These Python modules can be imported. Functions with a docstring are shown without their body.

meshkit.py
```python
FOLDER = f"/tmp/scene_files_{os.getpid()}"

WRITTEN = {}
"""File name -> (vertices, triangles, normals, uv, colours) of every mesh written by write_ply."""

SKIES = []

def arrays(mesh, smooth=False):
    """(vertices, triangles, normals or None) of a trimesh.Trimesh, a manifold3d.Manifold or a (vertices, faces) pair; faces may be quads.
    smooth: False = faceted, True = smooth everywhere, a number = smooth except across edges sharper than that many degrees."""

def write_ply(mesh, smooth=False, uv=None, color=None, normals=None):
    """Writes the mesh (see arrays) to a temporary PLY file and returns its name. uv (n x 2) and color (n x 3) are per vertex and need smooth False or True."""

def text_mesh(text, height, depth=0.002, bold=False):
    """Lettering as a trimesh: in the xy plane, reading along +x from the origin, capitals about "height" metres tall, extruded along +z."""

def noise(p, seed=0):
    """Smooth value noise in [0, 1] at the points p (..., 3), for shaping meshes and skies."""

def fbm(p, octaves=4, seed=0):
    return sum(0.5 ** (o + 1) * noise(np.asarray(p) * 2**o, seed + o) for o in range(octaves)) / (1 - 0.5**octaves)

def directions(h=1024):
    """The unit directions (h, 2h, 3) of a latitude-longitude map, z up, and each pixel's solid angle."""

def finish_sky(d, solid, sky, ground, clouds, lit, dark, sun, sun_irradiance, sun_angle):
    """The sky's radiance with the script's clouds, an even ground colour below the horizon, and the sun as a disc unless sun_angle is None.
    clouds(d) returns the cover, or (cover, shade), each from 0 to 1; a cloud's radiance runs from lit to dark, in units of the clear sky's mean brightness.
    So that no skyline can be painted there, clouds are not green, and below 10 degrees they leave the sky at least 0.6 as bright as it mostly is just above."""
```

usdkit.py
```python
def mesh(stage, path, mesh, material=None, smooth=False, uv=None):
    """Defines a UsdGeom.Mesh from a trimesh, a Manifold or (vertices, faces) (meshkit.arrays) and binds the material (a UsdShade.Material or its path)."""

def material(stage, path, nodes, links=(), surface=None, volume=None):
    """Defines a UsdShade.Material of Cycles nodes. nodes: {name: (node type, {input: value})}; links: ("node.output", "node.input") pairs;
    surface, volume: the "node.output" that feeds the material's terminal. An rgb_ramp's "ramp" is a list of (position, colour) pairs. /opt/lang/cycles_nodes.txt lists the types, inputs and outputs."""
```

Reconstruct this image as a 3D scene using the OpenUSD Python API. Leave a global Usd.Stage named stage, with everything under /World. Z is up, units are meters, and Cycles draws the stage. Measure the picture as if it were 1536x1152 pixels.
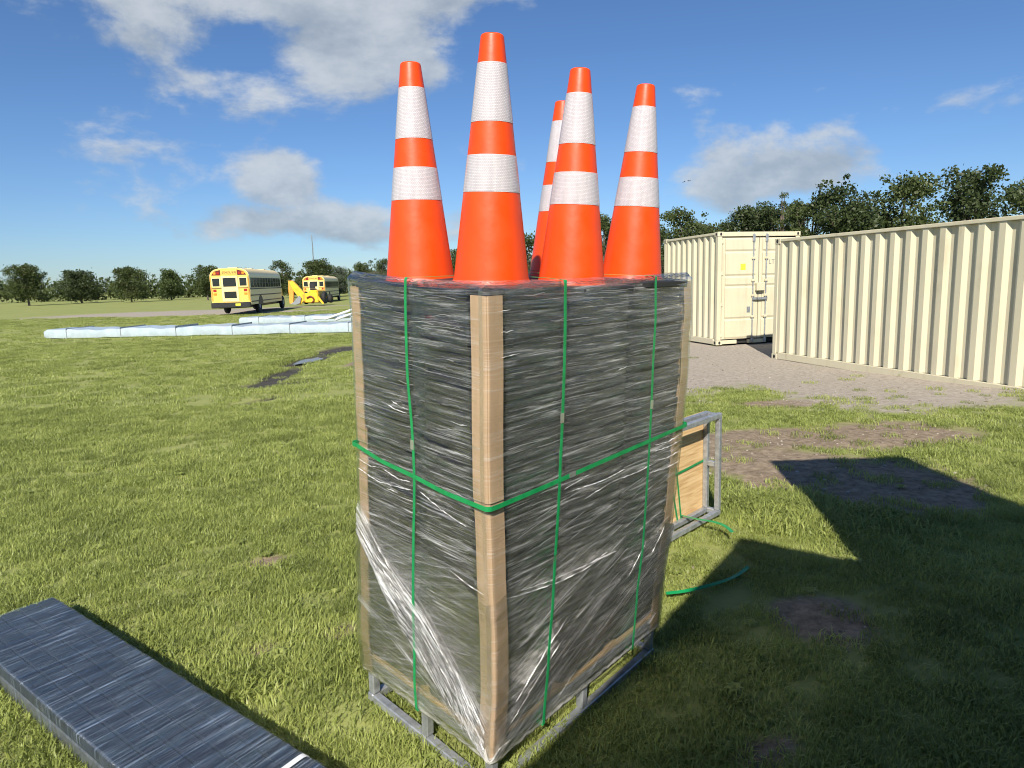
import math, random
import numpy as np, trimesh
from shapely.geometry import Polygon, Point, LineString
import usdkit, meshkit
from pxr import Usd, UsdGeom, UsdLux, UsdShade, Gf, Sdf, Vt

stage = Usd.Stage.CreateInMemory()
UsdGeom.SetStageUpAxis(stage, 'Z')
UsdGeom.SetStageMetersPerUnit(stage, 1.0)
UsdGeom.Xform.Define(stage, '/World')
UsdGeom.Scope.Define(stage, '/World/Looks')

# ------------------------------------------------------------------ camera
EYE = np.array([0.0, 0.0, 1.61])
PITCH, ROLL, FPX = math.atan(0.158), 0.03, 1000.0
_fw = np.array([0, math.cos(PITCH), -math.sin(PITCH)])
_dn = np.array([0, -math.sin(PITCH), -math.cos(PITCH)])
_rt = np.array([1.0, 0, 0])
CAM = np.array([math.cos(ROLL) * _rt + math.sin(ROLL) * _dn, -math.sin(ROLL) * _rt + math.cos(ROLL) * _dn, _fw])
cam = UsdGeom.Camera.Define(stage, '/World/camera')
mtx = np.eye(4)
mtx[0, :3], mtx[1, :3], mtx[2, :3], mtx[3, :3] = CAM[0], -CAM[1], -CAM[2], EYE
cam.AddTransformOp().Set(Gf.Matrix4d(*[float(v) for v in mtx.ravel()]))
cam.CreateFocalLengthAttr(24.0)
cam.CreateHorizontalApertureAttr(24.0 * 1.536)
cam.CreateVerticalApertureAttr(24.0 * 1.152)
cam.CreateHorizontalApertureOffsetAttr(-24.0 * 0.016)
cam.CreateClippingRangeAttr(Gf.Vec2f(0.05, 5000))
cam.CreateExposureAttr(0.92)

# ------------------------------------------------------------------ sun and sky
SUN_AZ = np.array([-0.148, -0.989])
SUN_EL = math.radians(38.0)
SUN = np.array([*(SUN_AZ / np.linalg.norm(SUN_AZ) * math.cos(SUN_EL)), math.sin(SUN_EL)])
sun = UsdLux.DistantLight.Define(stage, '/World/sun')
sun.CreateIntensityAttr(1.0)
sun.CreateAngleAttr(0.5)
sun.CreateColorAttr(Gf.Vec3f(1.0, 0.93, 0.82))
sun.CreateNormalizeAttr(True)
z = SUN; x = np.cross([0, 0, 1.0], z); x /= np.linalg.norm(x); y = np.cross(z, x)
sm_ = np.eye(4); sm_[0, :3], sm_[1, :3], sm_[2, :3] = x, y, z
sun.AddTransformOp().Set(Gf.Matrix4d(*[float(v) for v in sm_.ravel()]))


def ray(px, py):
    return np.array([(px - 784) / FPX, (py - 576) / FPX, 1.0]) @ CAM


def unit(v):
    v = np.asarray(v, float)
    return v / np.linalg.norm(v)


sky_nodes = {
    'sky': ('sky_texture', {'sky_type': 'single_scattering', 'sun_disc': False, 'sun_elevation': SUN_EL, 'sun_rotation': math.atan2(SUN[0], SUN[1]), 'altitude': 10.0, 'air_density': 1.0, 'aerosol_density': 0.2, 'ozone_density': 4.0}),
    'tc': ('texture_coordinate', {}),
    'n1': ('noise_texture', {'scale': 3.6, 'detail': 11.0, 'roughness': 0.60, 'distortion': 0.15}), 'amp': ('math', {'math_type': 'multiply_add', 'value2': 2.0, 'value3': -.5}),
    'n2': ('noise_texture', {'scale': 7.0, 'detail': 7.0, 'roughness': 0.6}),
    'map1': ('mapping', {'mapping_type': 'point', 'scale': (1, 1, 1.9), 'location': (2.3, 0.4, 1.1)}),
    'bg': ('background_shader', {'strength': 0.088}),
}
sky_links = [('tc.generated', 'map1.vector'), ('map1.vector', 'n1.vector'), ('map1.vector', 'n2.vector')]
# clouds that stand in this sky: centre direction, half sizes, weight
prev = None
for i, (px, py, rx, rz, wgt) in enumerate([(430, 55, 0.32, 0.14, 1.1), (640, -10, 0.32, 0.085, 0.85), (414, 262, 0.10, 0.072, 1.0), (545, 343, 0.16, 0.066, .95), (690, 330, 0.07, 0.07, 0.55),
                                            (1122, 272, 0.13, 0.085, .95), (1212, 262, 0.09, 0.07, 0.9), (392, 335, 0.16, 0.045, 0.85), (1110, 322, 0.12, 0.04, 0.5), (330, 60, 0.3, 0.2, 1.0)]):
    c = unit(ray(px, py)); s = (1 / rx, 1 / 0.5, 1 / rz)
    sky_nodes[f'bm{i}'] = ('mapping', {'mapping_type': 'point', 'scale': s, 'location': tuple(-c[k] * s[k] for k in range(3))})
    sky_nodes[f'bg{i}'] = ('gradient_texture', {'gradient_type': 'spherical'})
    sky_nodes[f'bw{i}'] = ('math', {'math_type': 'multiply', 'value2': wgt})
    sky_links += [('tc.generated', f'bm{i}.vector'), (f'bm{i}.vector', f'bg{i}.vector'), (f'bg{i}.fac', f'bw{i}.value1')]
    if prev:
        sky_nodes[f'ba{i}'] = ('math', {'math_type': 'maximum'})
        sky_links += [(prev, f'ba{i}.value1'), (f'bw{i}.value', f'ba{i}.value2')]
        prev = f'ba{i}.value'
    else:
        prev = f'bw{i}.value'
sky_nodes.update({
    'sep': ('separate_xyz', {}),
    'blobs': ('map_range', {'value': 0, 'from_min': 0.0, 'from_max': 0.75, 'to_min': 0.0, 'to_max': 0.42, 'clamp': True}),
    'sum': ('math', {'math_type': 'add'}),
    'cover': ('map_range', {'range_type': 'smoothstep', 'from_min': 0.66, 'from_max': 0.92, 'to_min': 0.0, 'to_max': 0.86}),
    'map2': ('mapping', {'mapping_type': 'point', 'scale': (1, 1, 1.9), 'location': (2.3 - .012, 0.4, 1.1 + .075)}), 'n1b': ('noise_texture', {'scale': 3.6, 'detail': 11.0, 'roughness': 0.60, 'distortion': 0.15}),
    'relief': ('math', {'math_type': 'subtract'}), 'lump': ('math', {'math_type': 'multiply_add', 'value2': .45}),
    'shade': ('map_range', {'range_type': 'smoothstep', 'from_min': 0.02, 'from_max': 0.42, 'to_min': 0.0, 'to_max': 1.0}),
    'ccol': ('mix_color', {'a': (2.0, 2.4, 2.85), 'b': (3.9, 4.15, 4.4)}),
    'mixc': ('mix_color', {}),
    'tint': ('mix_color', {'blend_type': 'multiply', 'fac': 1.0, 'use_clamp': False}),
    'sep': ('separate_xyz', {}), 'elev': ('rgb_ramp', {'ramp': [(0, (.43, .53, .66)), (.10, (.43, .53, .67)), (.30, (.42, .53, .66)), (.6, (.42, .52, .64))]}),
})
sky_links += [(prev, 'blobs.value'), ('n1.fac', 'amp.value1'), ('amp.value', 'sum.value1'), ('blobs.result', 'sum.value2'), ('sum.value', 'cover.value'), ('tc.generated', 'map2.vector'), ('map2.vector', 'n1b.vector'), ('n1.fac', 'relief.value1'), ('n1b.fac', 'relief.value2'), ('n2.fac', 'lump.value1'), ('relief.value', 'lump.value3'), ('lump.value', 'shade.value'), ('shade.result', 'ccol.fac'),
              ('cover.result', 'mixc.fac'), ('ccol.result', 'mixc.b'), ('mixc.result', 'bg.color'), ('sky.color', 'tint.a'), ('tint.result', 'mixc.a'), ('tc.generated', 'sep.vector'), ('sep.z', 'elev.fac'), ('elev.color', 'tint.b')]
dome_mat = usdkit.material(stage, '/World/Looks/sky', sky_nodes, sky_links, surface='bg.background')
dome = UsdLux.DomeLight.Define(stage, '/World/sky')
UsdShade.MaterialBindingAPI.Apply(dome.GetPrim()).Bind(dome_mat)
dome.GetPrim().SetCustomDataByKey('kind', 'structure')
dome.GetPrim().SetCustomDataByKey('label', 'deep blue sky with scattered soft clouds')


# ------------------------------------------------------------------ helpers
def prim_path(parent, name):
    base = f'{parent}/{name}'
    p, k = base, 0
    while stage.GetPrimAtPath(p):
        k += 1
        p = f'{base}_{k:03d}'
    return p


def tag(prim, label=None, cat=None, group=None, kind=None):
    for k, v in (('label', label), ('category', cat), ('group', group), ('kind', kind)):
        if v:
            prim.SetCustomDataByKey(k, v)
    return prim


def thing(name, label, cat, mat4=None, loc=None, rz=0.0, group=None, kind=None):
    xf = UsdGeom.Xform.Define(stage, prim_path('/World', name))
    m = np.eye(4)
    if mat4 is not None:
        m = np.asarray(mat4, float)
    elif loc is not None:
        c, s = math.cos(rz), math.sin(rz)
        m[:3, :3] = [[c, -s, 0], [s, c, 0], [0, 0, 1]]
        m[:3, 3] = loc
    xf.AddTransformOp().Set(Gf.Matrix4d(*[float(v) for v in m.T.ravel()]))
    return tag(xf.GetPrim(), label, cat, group, kind)


def part(parent, name, mesh, mat, smooth=False, label=None, uv=None, kind=None):
    p = prim_path(str(parent.GetPath()), name)
    g = usdkit.mesh(stage, p, mesh, mat, smooth=smooth, uv=uv)
    tag(g.GetPrim(), label, kind=kind)
    return g.GetPrim()


def top(name, mesh, mat, label=None, cat=None, kind=None, smooth=False, group=None, uv=None):
    g = usdkit.mesh(stage, prim_path('/World', name), mesh, mat, smooth=smooth, uv=uv)
    return tag(g.GetPrim(), label, cat, group, kind)


def copy_of(src, name, label, cat, mat4=None, loc=None, rz=0.0, group=None):
    t = thing(name, label, cat, mat4, loc, rz, group)
    t.GetReferences().AddInternalReference(src.GetPath())
    t.SetInstanceable(True)
    return t


cat_ = trimesh.util.concatenate


def box(x0, x1, y0, y1, z0, z1):
    b = trimesh.creation.box([x1 - x0, y1 - y0, z1 - z0])
    b.apply_translation([(x0 + x1) / 2, (y0 + y1) / 2, (z0 + z1) / 2])
    return b


def bevel_box(x0, x1, y0, y1, z0, z1, r=0.005):
    import manifold3d as m3
    r = min(r, (x1 - x0) * .45, (y1 - y0) * .45, (z1 - z0) * .45)
    pts = []
    for X in (x0, x1):
        for Y in (y0, y1):
            for Z in (z0, z1):
                sx, sy, sz = (1 if X == x0 else -1), (1 if Y == y0 else -1), (1 if Z == z0 else -1)
                pts += [(X, Y + sy * r, Z + sz * r), (X + sx * r, Y, Z + sz * r), (X + sx * r, Y + sy * r, Z)]
    return trimesh.convex.convex_hull(np.array(pts))


def frame_along(p):
    p = np.asarray(p, float)
    t = np.gradient(p, axis=0)
    t /= np.linalg.norm(t, axis=1, keepdims=True) + 1e-12
    return p, t


def tube(pts, r, sides=8, cap=True):
    p, t = frame_along(pts)
    ref = np.array([0, 0, 1.0]) if abs(t[:, 2]).mean() < 0.8 else np.array([1.0, 0, 0])
    a = np.cross(t, ref); a /= np.linalg.norm(a, axis=1, keepdims=True) + 1e-12
    b = np.cross(t, a)
    ang = np.arange(sides) * 2 * math.pi / sides
    R = np.broadcast_to(r, (len(p),))
    v = p[:, None] + R[:, None, None] * (np.cos(ang)[None, :, None] * a[:, None] + np.sin(ang)[None, :, None] * b[:, None])
    f = []
    for i in range(len(p) - 1):
        for j in range(sides):
            k = (j + 1) % sides
            q = [i * sides + j, i * sides + k, (i + 1) * sides + k, (i + 1) * sides + j]
            f += [[q[0], q[1], q[2]], [q[0], q[2], q[3]]]
    v = v.reshape(-1, 3)
    if cap:
        n = len(v)
        v = np.vstack([v, p[0], p[-1]])
        o = (len(p) - 1) * sides
        for j in range(sides):
            k = (j + 1) % sides
            f += [[n, k, j], [n + 1, o + j, o + k]]
    m = trimesh.Trimesh(v, np.array(f), process=False)
    if m.volume < 0:
        m.invert()
    return m


def ribbon(pts, normals, width, thick):
    """A flat strap: rectangle swept along pts; normals point away from what it lies on."""
    p, t = frame_along(pts)
    n = np.asarray(normals, float)
    n = n - (n * t).sum(1, keepdims=True) * t
    n /= np.linalg.norm(n, axis=1, keepdims=True) + 1e-12
    s = np.cross(n, t)
    w = np.broadcast_to(width, (len(p),))[:, None]
    ring = np.stack([p - s * w / 2, p + s * w / 2, p + s * w / 2 + n * thick, p - s * w / 2 + n * thick], 1)
    f = []
    for i in range(len(p) - 1):
        for j in range(4):
            k = (j + 1) % 4
            a, b, c, d = i * 4 + j, i * 4 + k, i * 4 + 4 + k, i * 4 + 4 + j
            f += [[a, b, c], [a, c, d]]
    e = (len(p) - 1) * 4
    f += [[0, 2, 1], [0, 3, 2], [e, e + 1, e + 2], [e, e + 2, e + 3]]
    m = trimesh.Trimesh(ring.reshape(-1, 3), np.array(f), process=False)
    if m.volume < 0:
        m.invert()
    return m


def resample(pts, step):
    p = np.asarray(pts, float)
    d = np.r_[0, np.cumsum(np.linalg.norm(np.diff(p, axis=0), axis=1))]
    n = max(2, int(d[-1] / step) + 1)
    s = np.linspace(0, d[-1], n)
    return np.stack([np.interp(s, d, p[:, k]) for k in range(p.shape[1])], 1)


def smooth_path(pts, step, it=6):
    p = resample(pts, step)
    for _ in range(it):
        p[1:-1] = (p[:-2] + 2 * p[1:-1] + p[2:]) / 4
    return p


def grid_faces(n, m, wrap=False):
    i, j = np.meshgrid(np.arange(n - 1), np.arange(m if wrap else m - 1), indexing='ij')
    k = (j + 1) % m
    a, b, c, d = i * m + j, i * m + k, (i + 1) * m + k, (i + 1) * m + j
    return np.concatenate([np.stack([a, b, c], -1).reshape(-1, 3), np.stack([a, c, d], -1).reshape(-1, 3)])


def lathe(prof, n=48, uvs=True):
    """Surface of revolution about z from (r, z) pairs; uv = metres around and up."""
    pr = np.asarray(prof, float)
    th = np.linspace(0, 2 * math.pi, n + 1)
    v = np.stack([np.outer(pr[:, 0], np.cos(th)), np.outer(pr[:, 0], np.sin(th)), np.repeat(pr[:, 1:2], n + 1, 1)], -1).reshape(-1, 3)
    uv = np.stack([np.outer(np.full(len(pr), pr[:, 0].mean()), th), np.repeat(pr[:, 1:2], n + 1, 1)], -1).reshape(-1, 2)
    return trimesh.Trimesh(v, grid_faces(len(pr), n + 1), process=False), uv


def extrude(poly, axis, a, b):
    """2-D polygon extruded between a and b along an axis ('x': polygon is (y,z); 'y': (x,z); 'z': (x,y))."""
    if not isinstance(poly, Polygon):
        poly = Polygon(poly)
    m = trimesh.creation.extrude_polygon(poly, b - a, engine='earcut')
    v = m.vertices.copy()
    if axis == 'x':
        m.vertices = np.stack([v[:, 2] + a, v[:, 0], v[:, 1]], 1)
    elif axis == 'y':
        m.vertices = np.stack([v[:, 0], v[:, 2] + a, v[:, 1]], 1)
        m.invert()
    else:
        m.vertices = v + [0, 0, a]
    return m


def sstep(a, b, t):
    t = np.clip((np.asarray(t, float) - a) / (b - a), 0, 1)
    return t * t * (3 - 2 * t)


def ground_z(X, Y):
    X, Y = np.asarray(X, float), np.asarray(Y, float)
    return -sstep(3, 14, Y) * (.2 + .09 * sstep(0, 4, X)) - .2 * sstep(50, 80, Y)


def gpt(px, py, z=None):
    """Ground point seen at a photo pixel."""
    d = ray(px, py)
    g = 0.0 if z is None else z
    for _ in range(40):
        t = (g - EYE[2]) / d[2]
        p = EYE + t * d
        if z is not None:
            break
        g = .5 * g + .5 * float(ground_z(p[0], p[1]))
    return p


def at(px, py, Y):
    d = ray(px, py)
    return EYE + d * (Y / d[1])


LOOK = '/World/Looks/'


def M(name, nodes, links=(), surface='p.BSDF', **k):
    return usdkit.material(stage, LOOK + name, nodes, links, surface=surface, **k)


def plain(name, col, rough=0.5, metal=0.0, spec=0.5, vary=0.12, scale=9.0, bump=0.0, bump_scale=60.0, coord='object'):
    """Principled colour with a soft noise in tone, and fine relief."""
    nodes = {'tc': ('texture_coordinate', {}), 'n': ('noise_texture', {'scale': scale, 'detail': 5.0, 'roughness': 0.6}),
             'c': ('mix_color', {'a': tuple(c * (1 - vary) for c in col), 'b': tuple(min(1, c * (1 + vary)) for c in col)}),
             'mr': ('map_range', {'from_min': 0.3, 'from_max': 0.7}),
             'rr': ('map_range', {'from_min': 0.3, 'from_max': 0.7, 'to_min': max(0.02, rough - .07), 'to_max': min(1, rough + .09)}),
             'p': ('principled_bsdf', {'roughness': rough, 'metallic': metal, 'specular_ior_level': spec})}
    links = [(f'tc.{coord}', 'n.vector'), ('n.fac', 'mr.value'), ('mr.result', 'c.fac'), ('c.result', 'p.base_color'), ('n.fac', 'rr.value'), ('rr.result', 'p.roughness')]
    if bump:
        nodes['n2'] = ('noise_texture', {'scale': bump_scale, 'detail': 4.0})
        nodes['b'] = ('bump', {'strength': 1.0, 'distance': bump})
        links += [(f'tc.{coord}', 'n2.vector'), ('n2.fac', 'b.height'), ('b.normal', 'p.normal')]
    return M(name, nodes, links)


orange = plain('orange_pvc', (0.78, 0.064, 0.003), 0.42, vary=.06, scale=14, bump=0.0006, bump_scale=40)
rubber = plain('black_rubber', (0.022, 0.022, 0.023), 0.55, vary=.25, scale=20, bump=0.0008, bump_scale=60)
steel = plain('galvanised_steel', (0.36, 0.38, 0.40), 0.42, metal=.55, vary=.25, scale=30, bump=0.0004)
steel_dull = plain('weathered_steel', (0.25, 0.27, 0.28), 0.55, metal=.4, vary=.3, scale=20)
strap_green = plain('green_strap', (0.010, 0.25, 0.075), 0.33, vary=.15, scale=25, bump=0.0005, bump_scale=200)
seal_mat = plain('seal_metal', (0.6, 0.62, 0.62), 0.3, metal=.8, vary=.1)
black_paint = plain('black_paint', (0.015, 0.015, 0.016), 0.45)
glass_dark = plain('dark_glass', (0.012, 0.015, 0.016), 0.08, spec=.6, vary=.2)
tyre_mat = plain('tyre_rubber', (0.018, 0.018, 0.018), 0.8)
bus_yellow = plain('bus_yellow', (0.78, 0.50, 0.11), 0.35, vary=.06, scale=3)
bus_pale = plain('bus_pale_yellow', (0.74, 0.60, 0.30), 0.4, vary=.08, scale=3)
maroon = plain('maroon_paint', (0.12, 0.015, 0.012), 0.4)
red_lens = plain('red_lens', (0.35, 0.02, 0.015), 0.2)
amber_lens = plain('amber_lens', (0.7, 0.25, 0.02), 0.2)
white_plastic = plain('white_wrap', (0.38, 0.45, 0.49), 0.3, vary=.12, scale=3, bump=.004, bump_scale=14)
white_pipe = plain('white_pipe', (0.66, 0.68, 0.70), 0.35, vary=.05)
machine_yellow = plain('machine_yellow', (0.80, 0.46, 0.03), 0.4, vary=.12, scale=4)
machine_orange = plain('machine_orange', (0.72, 0.30, 0.04), 0.45, vary=.15, scale=4)
sticker_yellow = plain('sticker_yellow', (0.72, 0.74, 0.05), 0.5, vary=.05)
grey_text = plain('grey_lettering', (0.22, 0.22, 0.2), 0.6)
gasket = plain('door_gasket', (0.02, 0.02, 0.02), 0.8)
ply_mat = M('plywood', {'tc': ('texture_coordinate', {}), 'm': ('mapping', {'scale': (2, 26, 26)}), 'w': ('noise_texture', {'scale': 2.2, 'detail': 6.0, 'distortion': .8}),
                        'c': ('rgb_ramp', {'ramp': [(0.3, (.46, .27, .11)), (.5, (.62, .42, .20)), (.7, (.72, .52, .28))]}), 'p': ('principled_bsdf', {'roughness': .65})},
            [('tc.object', 'm.vector'), ('m.vector', 'w.vector'), ('w.fac', 'c.fac'), ('c.color', 'p.base_color')])
card_mat = M('cardboard', {'tc': ('texture_coordinate', {}), 'm': ('mapping', {'scale': (30, 30, 4)}), 'w': ('noise_texture', {'scale': 1.6, 'detail': 7.0}),
                           'n2': ('noise_texture', {'scale': 3.0, 'detail': 3.0}), 'mm': ('mix_float', {'fac': .4}),
                           'c': ('rgb_ramp', {'ramp': [(.3, (.36, .245, .145)), (.5, (.41, .285, .172)), (.7, (.45, .315, .195))]}),
                           'b': ('bump', {'strength': .6, 'distance': .0015}), 'p': ('principled_bsdf', {'roughness': .6})},
             [('tc.object', 'm.vector'), ('m.vector', 'w.vector'), ('tc.object', 'n2.vector'), ('w.fac', 'mm.a'), ('n2.fac', 'mm.b'), ('mm.result', 'c.fac'), ('c.color', 'p.base_color'), ('w.fac', 'b.height'), ('b.normal', 'p.normal')])
# prismatic reflective tape: small cells in rows
collar_mat = M('reflective_tape', {'uv': ('texture_coordinate', {}), 'v': ('voronoi_texture', {}) if False else ('brick_texture', {'scale': 1.0, 'brick_width': .0062, 'row_height': .0042, 'mortar_size': .0008, 'mortar_smooth': .4, 'offset': .5, 'color1': (.62, .59, .61), 'color2': (.54, .505, .53), 'mortar': (.42, .385, .405)}),
                                   'm2': ('mapping', {'scale': (70, 6, 1)}), 'n': ('noise_texture', {'scale': 1.0, 'detail': 3.0}), 'mr': ('map_range', {'from_min': .3, 'from_max': .7, 'to_min': .90, 'to_max': 1.04}),
                                   'c': ('mix_color', {'blend_type': 'multiply', 'fac': 1.0}), 'cc': ('combine_xyz', {}), 'b': ('bump', {'strength': .5, 'distance': .0008}), 'p': ('principled_bsdf', {'roughness': .22, 'specular_ior_level': .6})},
               [('uv.UV', 'v.vector'), ('uv.UV', 'm2.vector'), ('m2.vector', 'n.vector'), ('n.fac', 'mr.value'), ('mr.result', 'cc.x'), ('mr.result', 'cc.y'), ('mr.result', 'cc.z'), ('v.color', 'c.a'), ('cc.vector', 'c.b'), ('c.result', 'p.base_color'), ('v.fac', 'b.height'), ('b.normal', 'p.normal')])
# container paint: cream with faint dirt
cream = M('cream_paint', {'tc': ('texture_coordinate', {}), 'n': ('noise_texture', {'scale': 1.3, 'detail': 7.0, 'roughness': .62}), 'm': ('mapping', {'scale': (9, 9, 0.7)}), 'n2': ('noise_texture', {'scale': 1.0, 'detail': 5.0}),
                          'mm': ('mix_float', {'fac': .5}), 'c': ('rgb_ramp', {'ramp': [(.30, (.46, .41, .28)), (.46, (.56, .51, .36)), (.7, (.59, .545, .39))]}), 'p': ('principled_bsdf', {'roughness': .42})},
          [('tc.object', 'n.vector'), ('tc.object', 'm.vector'), ('m.vector', 'n2.vector'), ('n.fac', 'mm.a'), ('n2.fac', 'mm.b'), ('mm.result', 'c.fac'), ('c.color', 'p.base_color')])


def foliage(name, cols, trans=0.35, rough=.5):
    return M(name, {'g': ('geometry', {}), 'r': ('rgb_ramp', {'ramp': cols}), 'oi': ('object_info', {}), 'tc': ('texture_coordinate', {}), 'n': ('noise_texture', {'scale': .5, 'detail': 2.0}),
                    'mx': ('mix_float', {'fac': .45}), 'd': ('principled_bsdf', {'roughness': rough, 'specular_ior_level': .35}), 't': ('translucent_bsdf', {}), 'x': ('mix_closure', {'fac': trans})},
             [('g.position', 'n.vector'), ('g.random_per_island', 'mx.a'), ('n.fac', 'mx.b'), ('mx.result', 'r.fac'), ('r.color', 'd.base_color'), ('r.color', 't.color'), ('d.BSDF', 'x.closure1'), ('t.BSDF', 'x.closure2')], surface='x.closure')


leaf_oak = foliage('oak_leaves', [(.0, (.055, .075, .025)), (.5, (.105, .135, .042)), (1, (.20, .22, .075))])
leaf_light = foliage('light_leaves', [(.0, (.06, .085, .028)), (.5, (.11, .15, .045)), (1, (.19, .22, .075))])
leaf_dark = foliage('dark_leaves', [(.0, (.042, .060, .024)), (.5, (.08, .108, .036)), (1, (.15, .17, .06))])
leaf_pale = foliage('pale_leaves', [(.0, (.09, .115, .075)), (.5, (.15, .18, .115)), (1, (.24, .26, .17))])
bark = plain('bark', (0.13, 0.105, 0.08), 0.85, vary=.35, scale=6)

# ------------------------------------------------------------------ ground
rng = np.random.default_rng(7)


def fbm2(X, Y, s, seed=0, oc=4):
    return meshkit.fbm(np.stack([X * s, Y * s, np.full_like(X, 3.7)], -1), oc, seed)


# bare and wet places: (kind, centre x, y, half sizes, angle of the long axis)
PATCHES = [('gravel', 4.6, 14.6, 6.0, 2.6, .95), ('gravel', 7.0, 11.8, 5.0, 2.3, 1.0), ('gravel', 5.2, 11.2, 2.6, 1.3, 1.0), ('gravel', 6.5, 20.0, 8, 5, .3),
           ('dirt', 3.0, 11.3, .75, .5, .2), ('dirt', 2.45, 6.6, 1.15, .55, .25), ('dirt', 2.3, 5.55, .75, .75, .6), ('dirt', 1.95, 5.0, .45, .35, .5), ('dirt', 3.6, 6.6, 1.2, .8, .2), ('dirt', 2.0, 5.6, .55, .9, .2), ('dirt', 2.75, 5.0, .8, .9, .2), ('dirt', 3.6, 8.8, .8, .35, .1), ('dirt', 1.75, 6.15, .5, .16, .05),
           ('dirt', 1.36, 2.88, .27, .26, .6), ('dirt', .80, 2.06, .16, .08, .4),
           ('mud', -5.1, 18.6, 1.7, .55, 1.45), ('mud', -5.25, 16.2, 1.5, .42, 1.5), ('mud', -4.95, 13.6, 1.6, .34, 1.63), ('mud', -4.1, 10.3, .9, .13, 1.2), ('mud', -4.6, 12.2, .9, .3, .6),
           ('dirt', -3.6, 15.5, .9, .3, 1.2), ('dirt', -1.55, 3.75, .14, .10, .3), ('dirt', -1.25, 2.75, .10, .06, .6), ('dirt', -.9, 2.9, .08, .06, .1),
           ('road', -19.2, 58.0, 9, 1.3, .08), ('road', -21.0, 47.5, 8, 2.6, .05), ('road', -28, 52, 9, 6, 0)]


def cover_masks(X, Y):
    """dirt, mud, gravel amounts at ground points."""
    out = {k: np.zeros_like(X) for k in ('dirt', 'mud', 'gravel')}
    nz = fbm2(X, Y, .9, 3) * 1.0 + fbm2(X, Y, 4.0, 9) * .7 + fbm2(X, Y, 15.0, 19) * .5 - 1.1
    for kind, cx, cy, a, b, th in PATCHES:
        c, s = math.cos(th), math.sin(th)
        u, v = ((X - cx) * c + (Y - cy) * s) / a, (-(X - cx) * s + (Y - cy) * c) / b
        d = 1 - np.sqrt(u * u + v * v)
        k = 'gravel' if kind == 'road' else kind
        out[k] = np.maximum(out[k], sstep(-.12, .28, d + nz * .75))
    return out


def axis_coords(lo, hi, n0, n1, step, grow):
    a = [n0]
    while a[-1] < n1:
        a.append(a[-1] + step)
    s = step
    while a[-1] < hi:
        s *= grow; a.append(a[-1] + s)
    b = [n0]; s = step
    while b[-1] > lo:
        s *= grow; b.append(b[-1] - s)
    return np.array(sorted(set(b[1:] + a)))


gx = axis_coords(-900, 900, -4.5, 4.5, .05, 1.045)
gy = axis_coords(-40, 1500, .6, 9.0, .05, 1.035)
GX, GY = np.meshgrid(gx, gy)
msk = cover_masks(GX, GY)
near = sstep(60, 10, np.hypot(GX, GY))
GZ = ground_z(GX, GY) + near * (fbm2(GX, GY, 1.3, 21) - .5) * .03
bare = np.clip(msk['dirt'] + msk['mud'] + msk['gravel'], 0, 1)
GZ += near * bare * ((fbm2(GX, GY, 9, 5) - .5) * .035 * (msk['dirt'] + msk['mud']).clip(0, 1) + (fbm2(GX, GY, 14, 6) - .5) * .008)
GZ -= near * msk['mud'] * .05
GZ -= .032 * np.exp(-((GX - .3) ** 2 + (GY - 2.35) ** 2) / .5)
gv = np.stack([GX, GY, GZ], -1).reshape(-1, 3)
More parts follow.
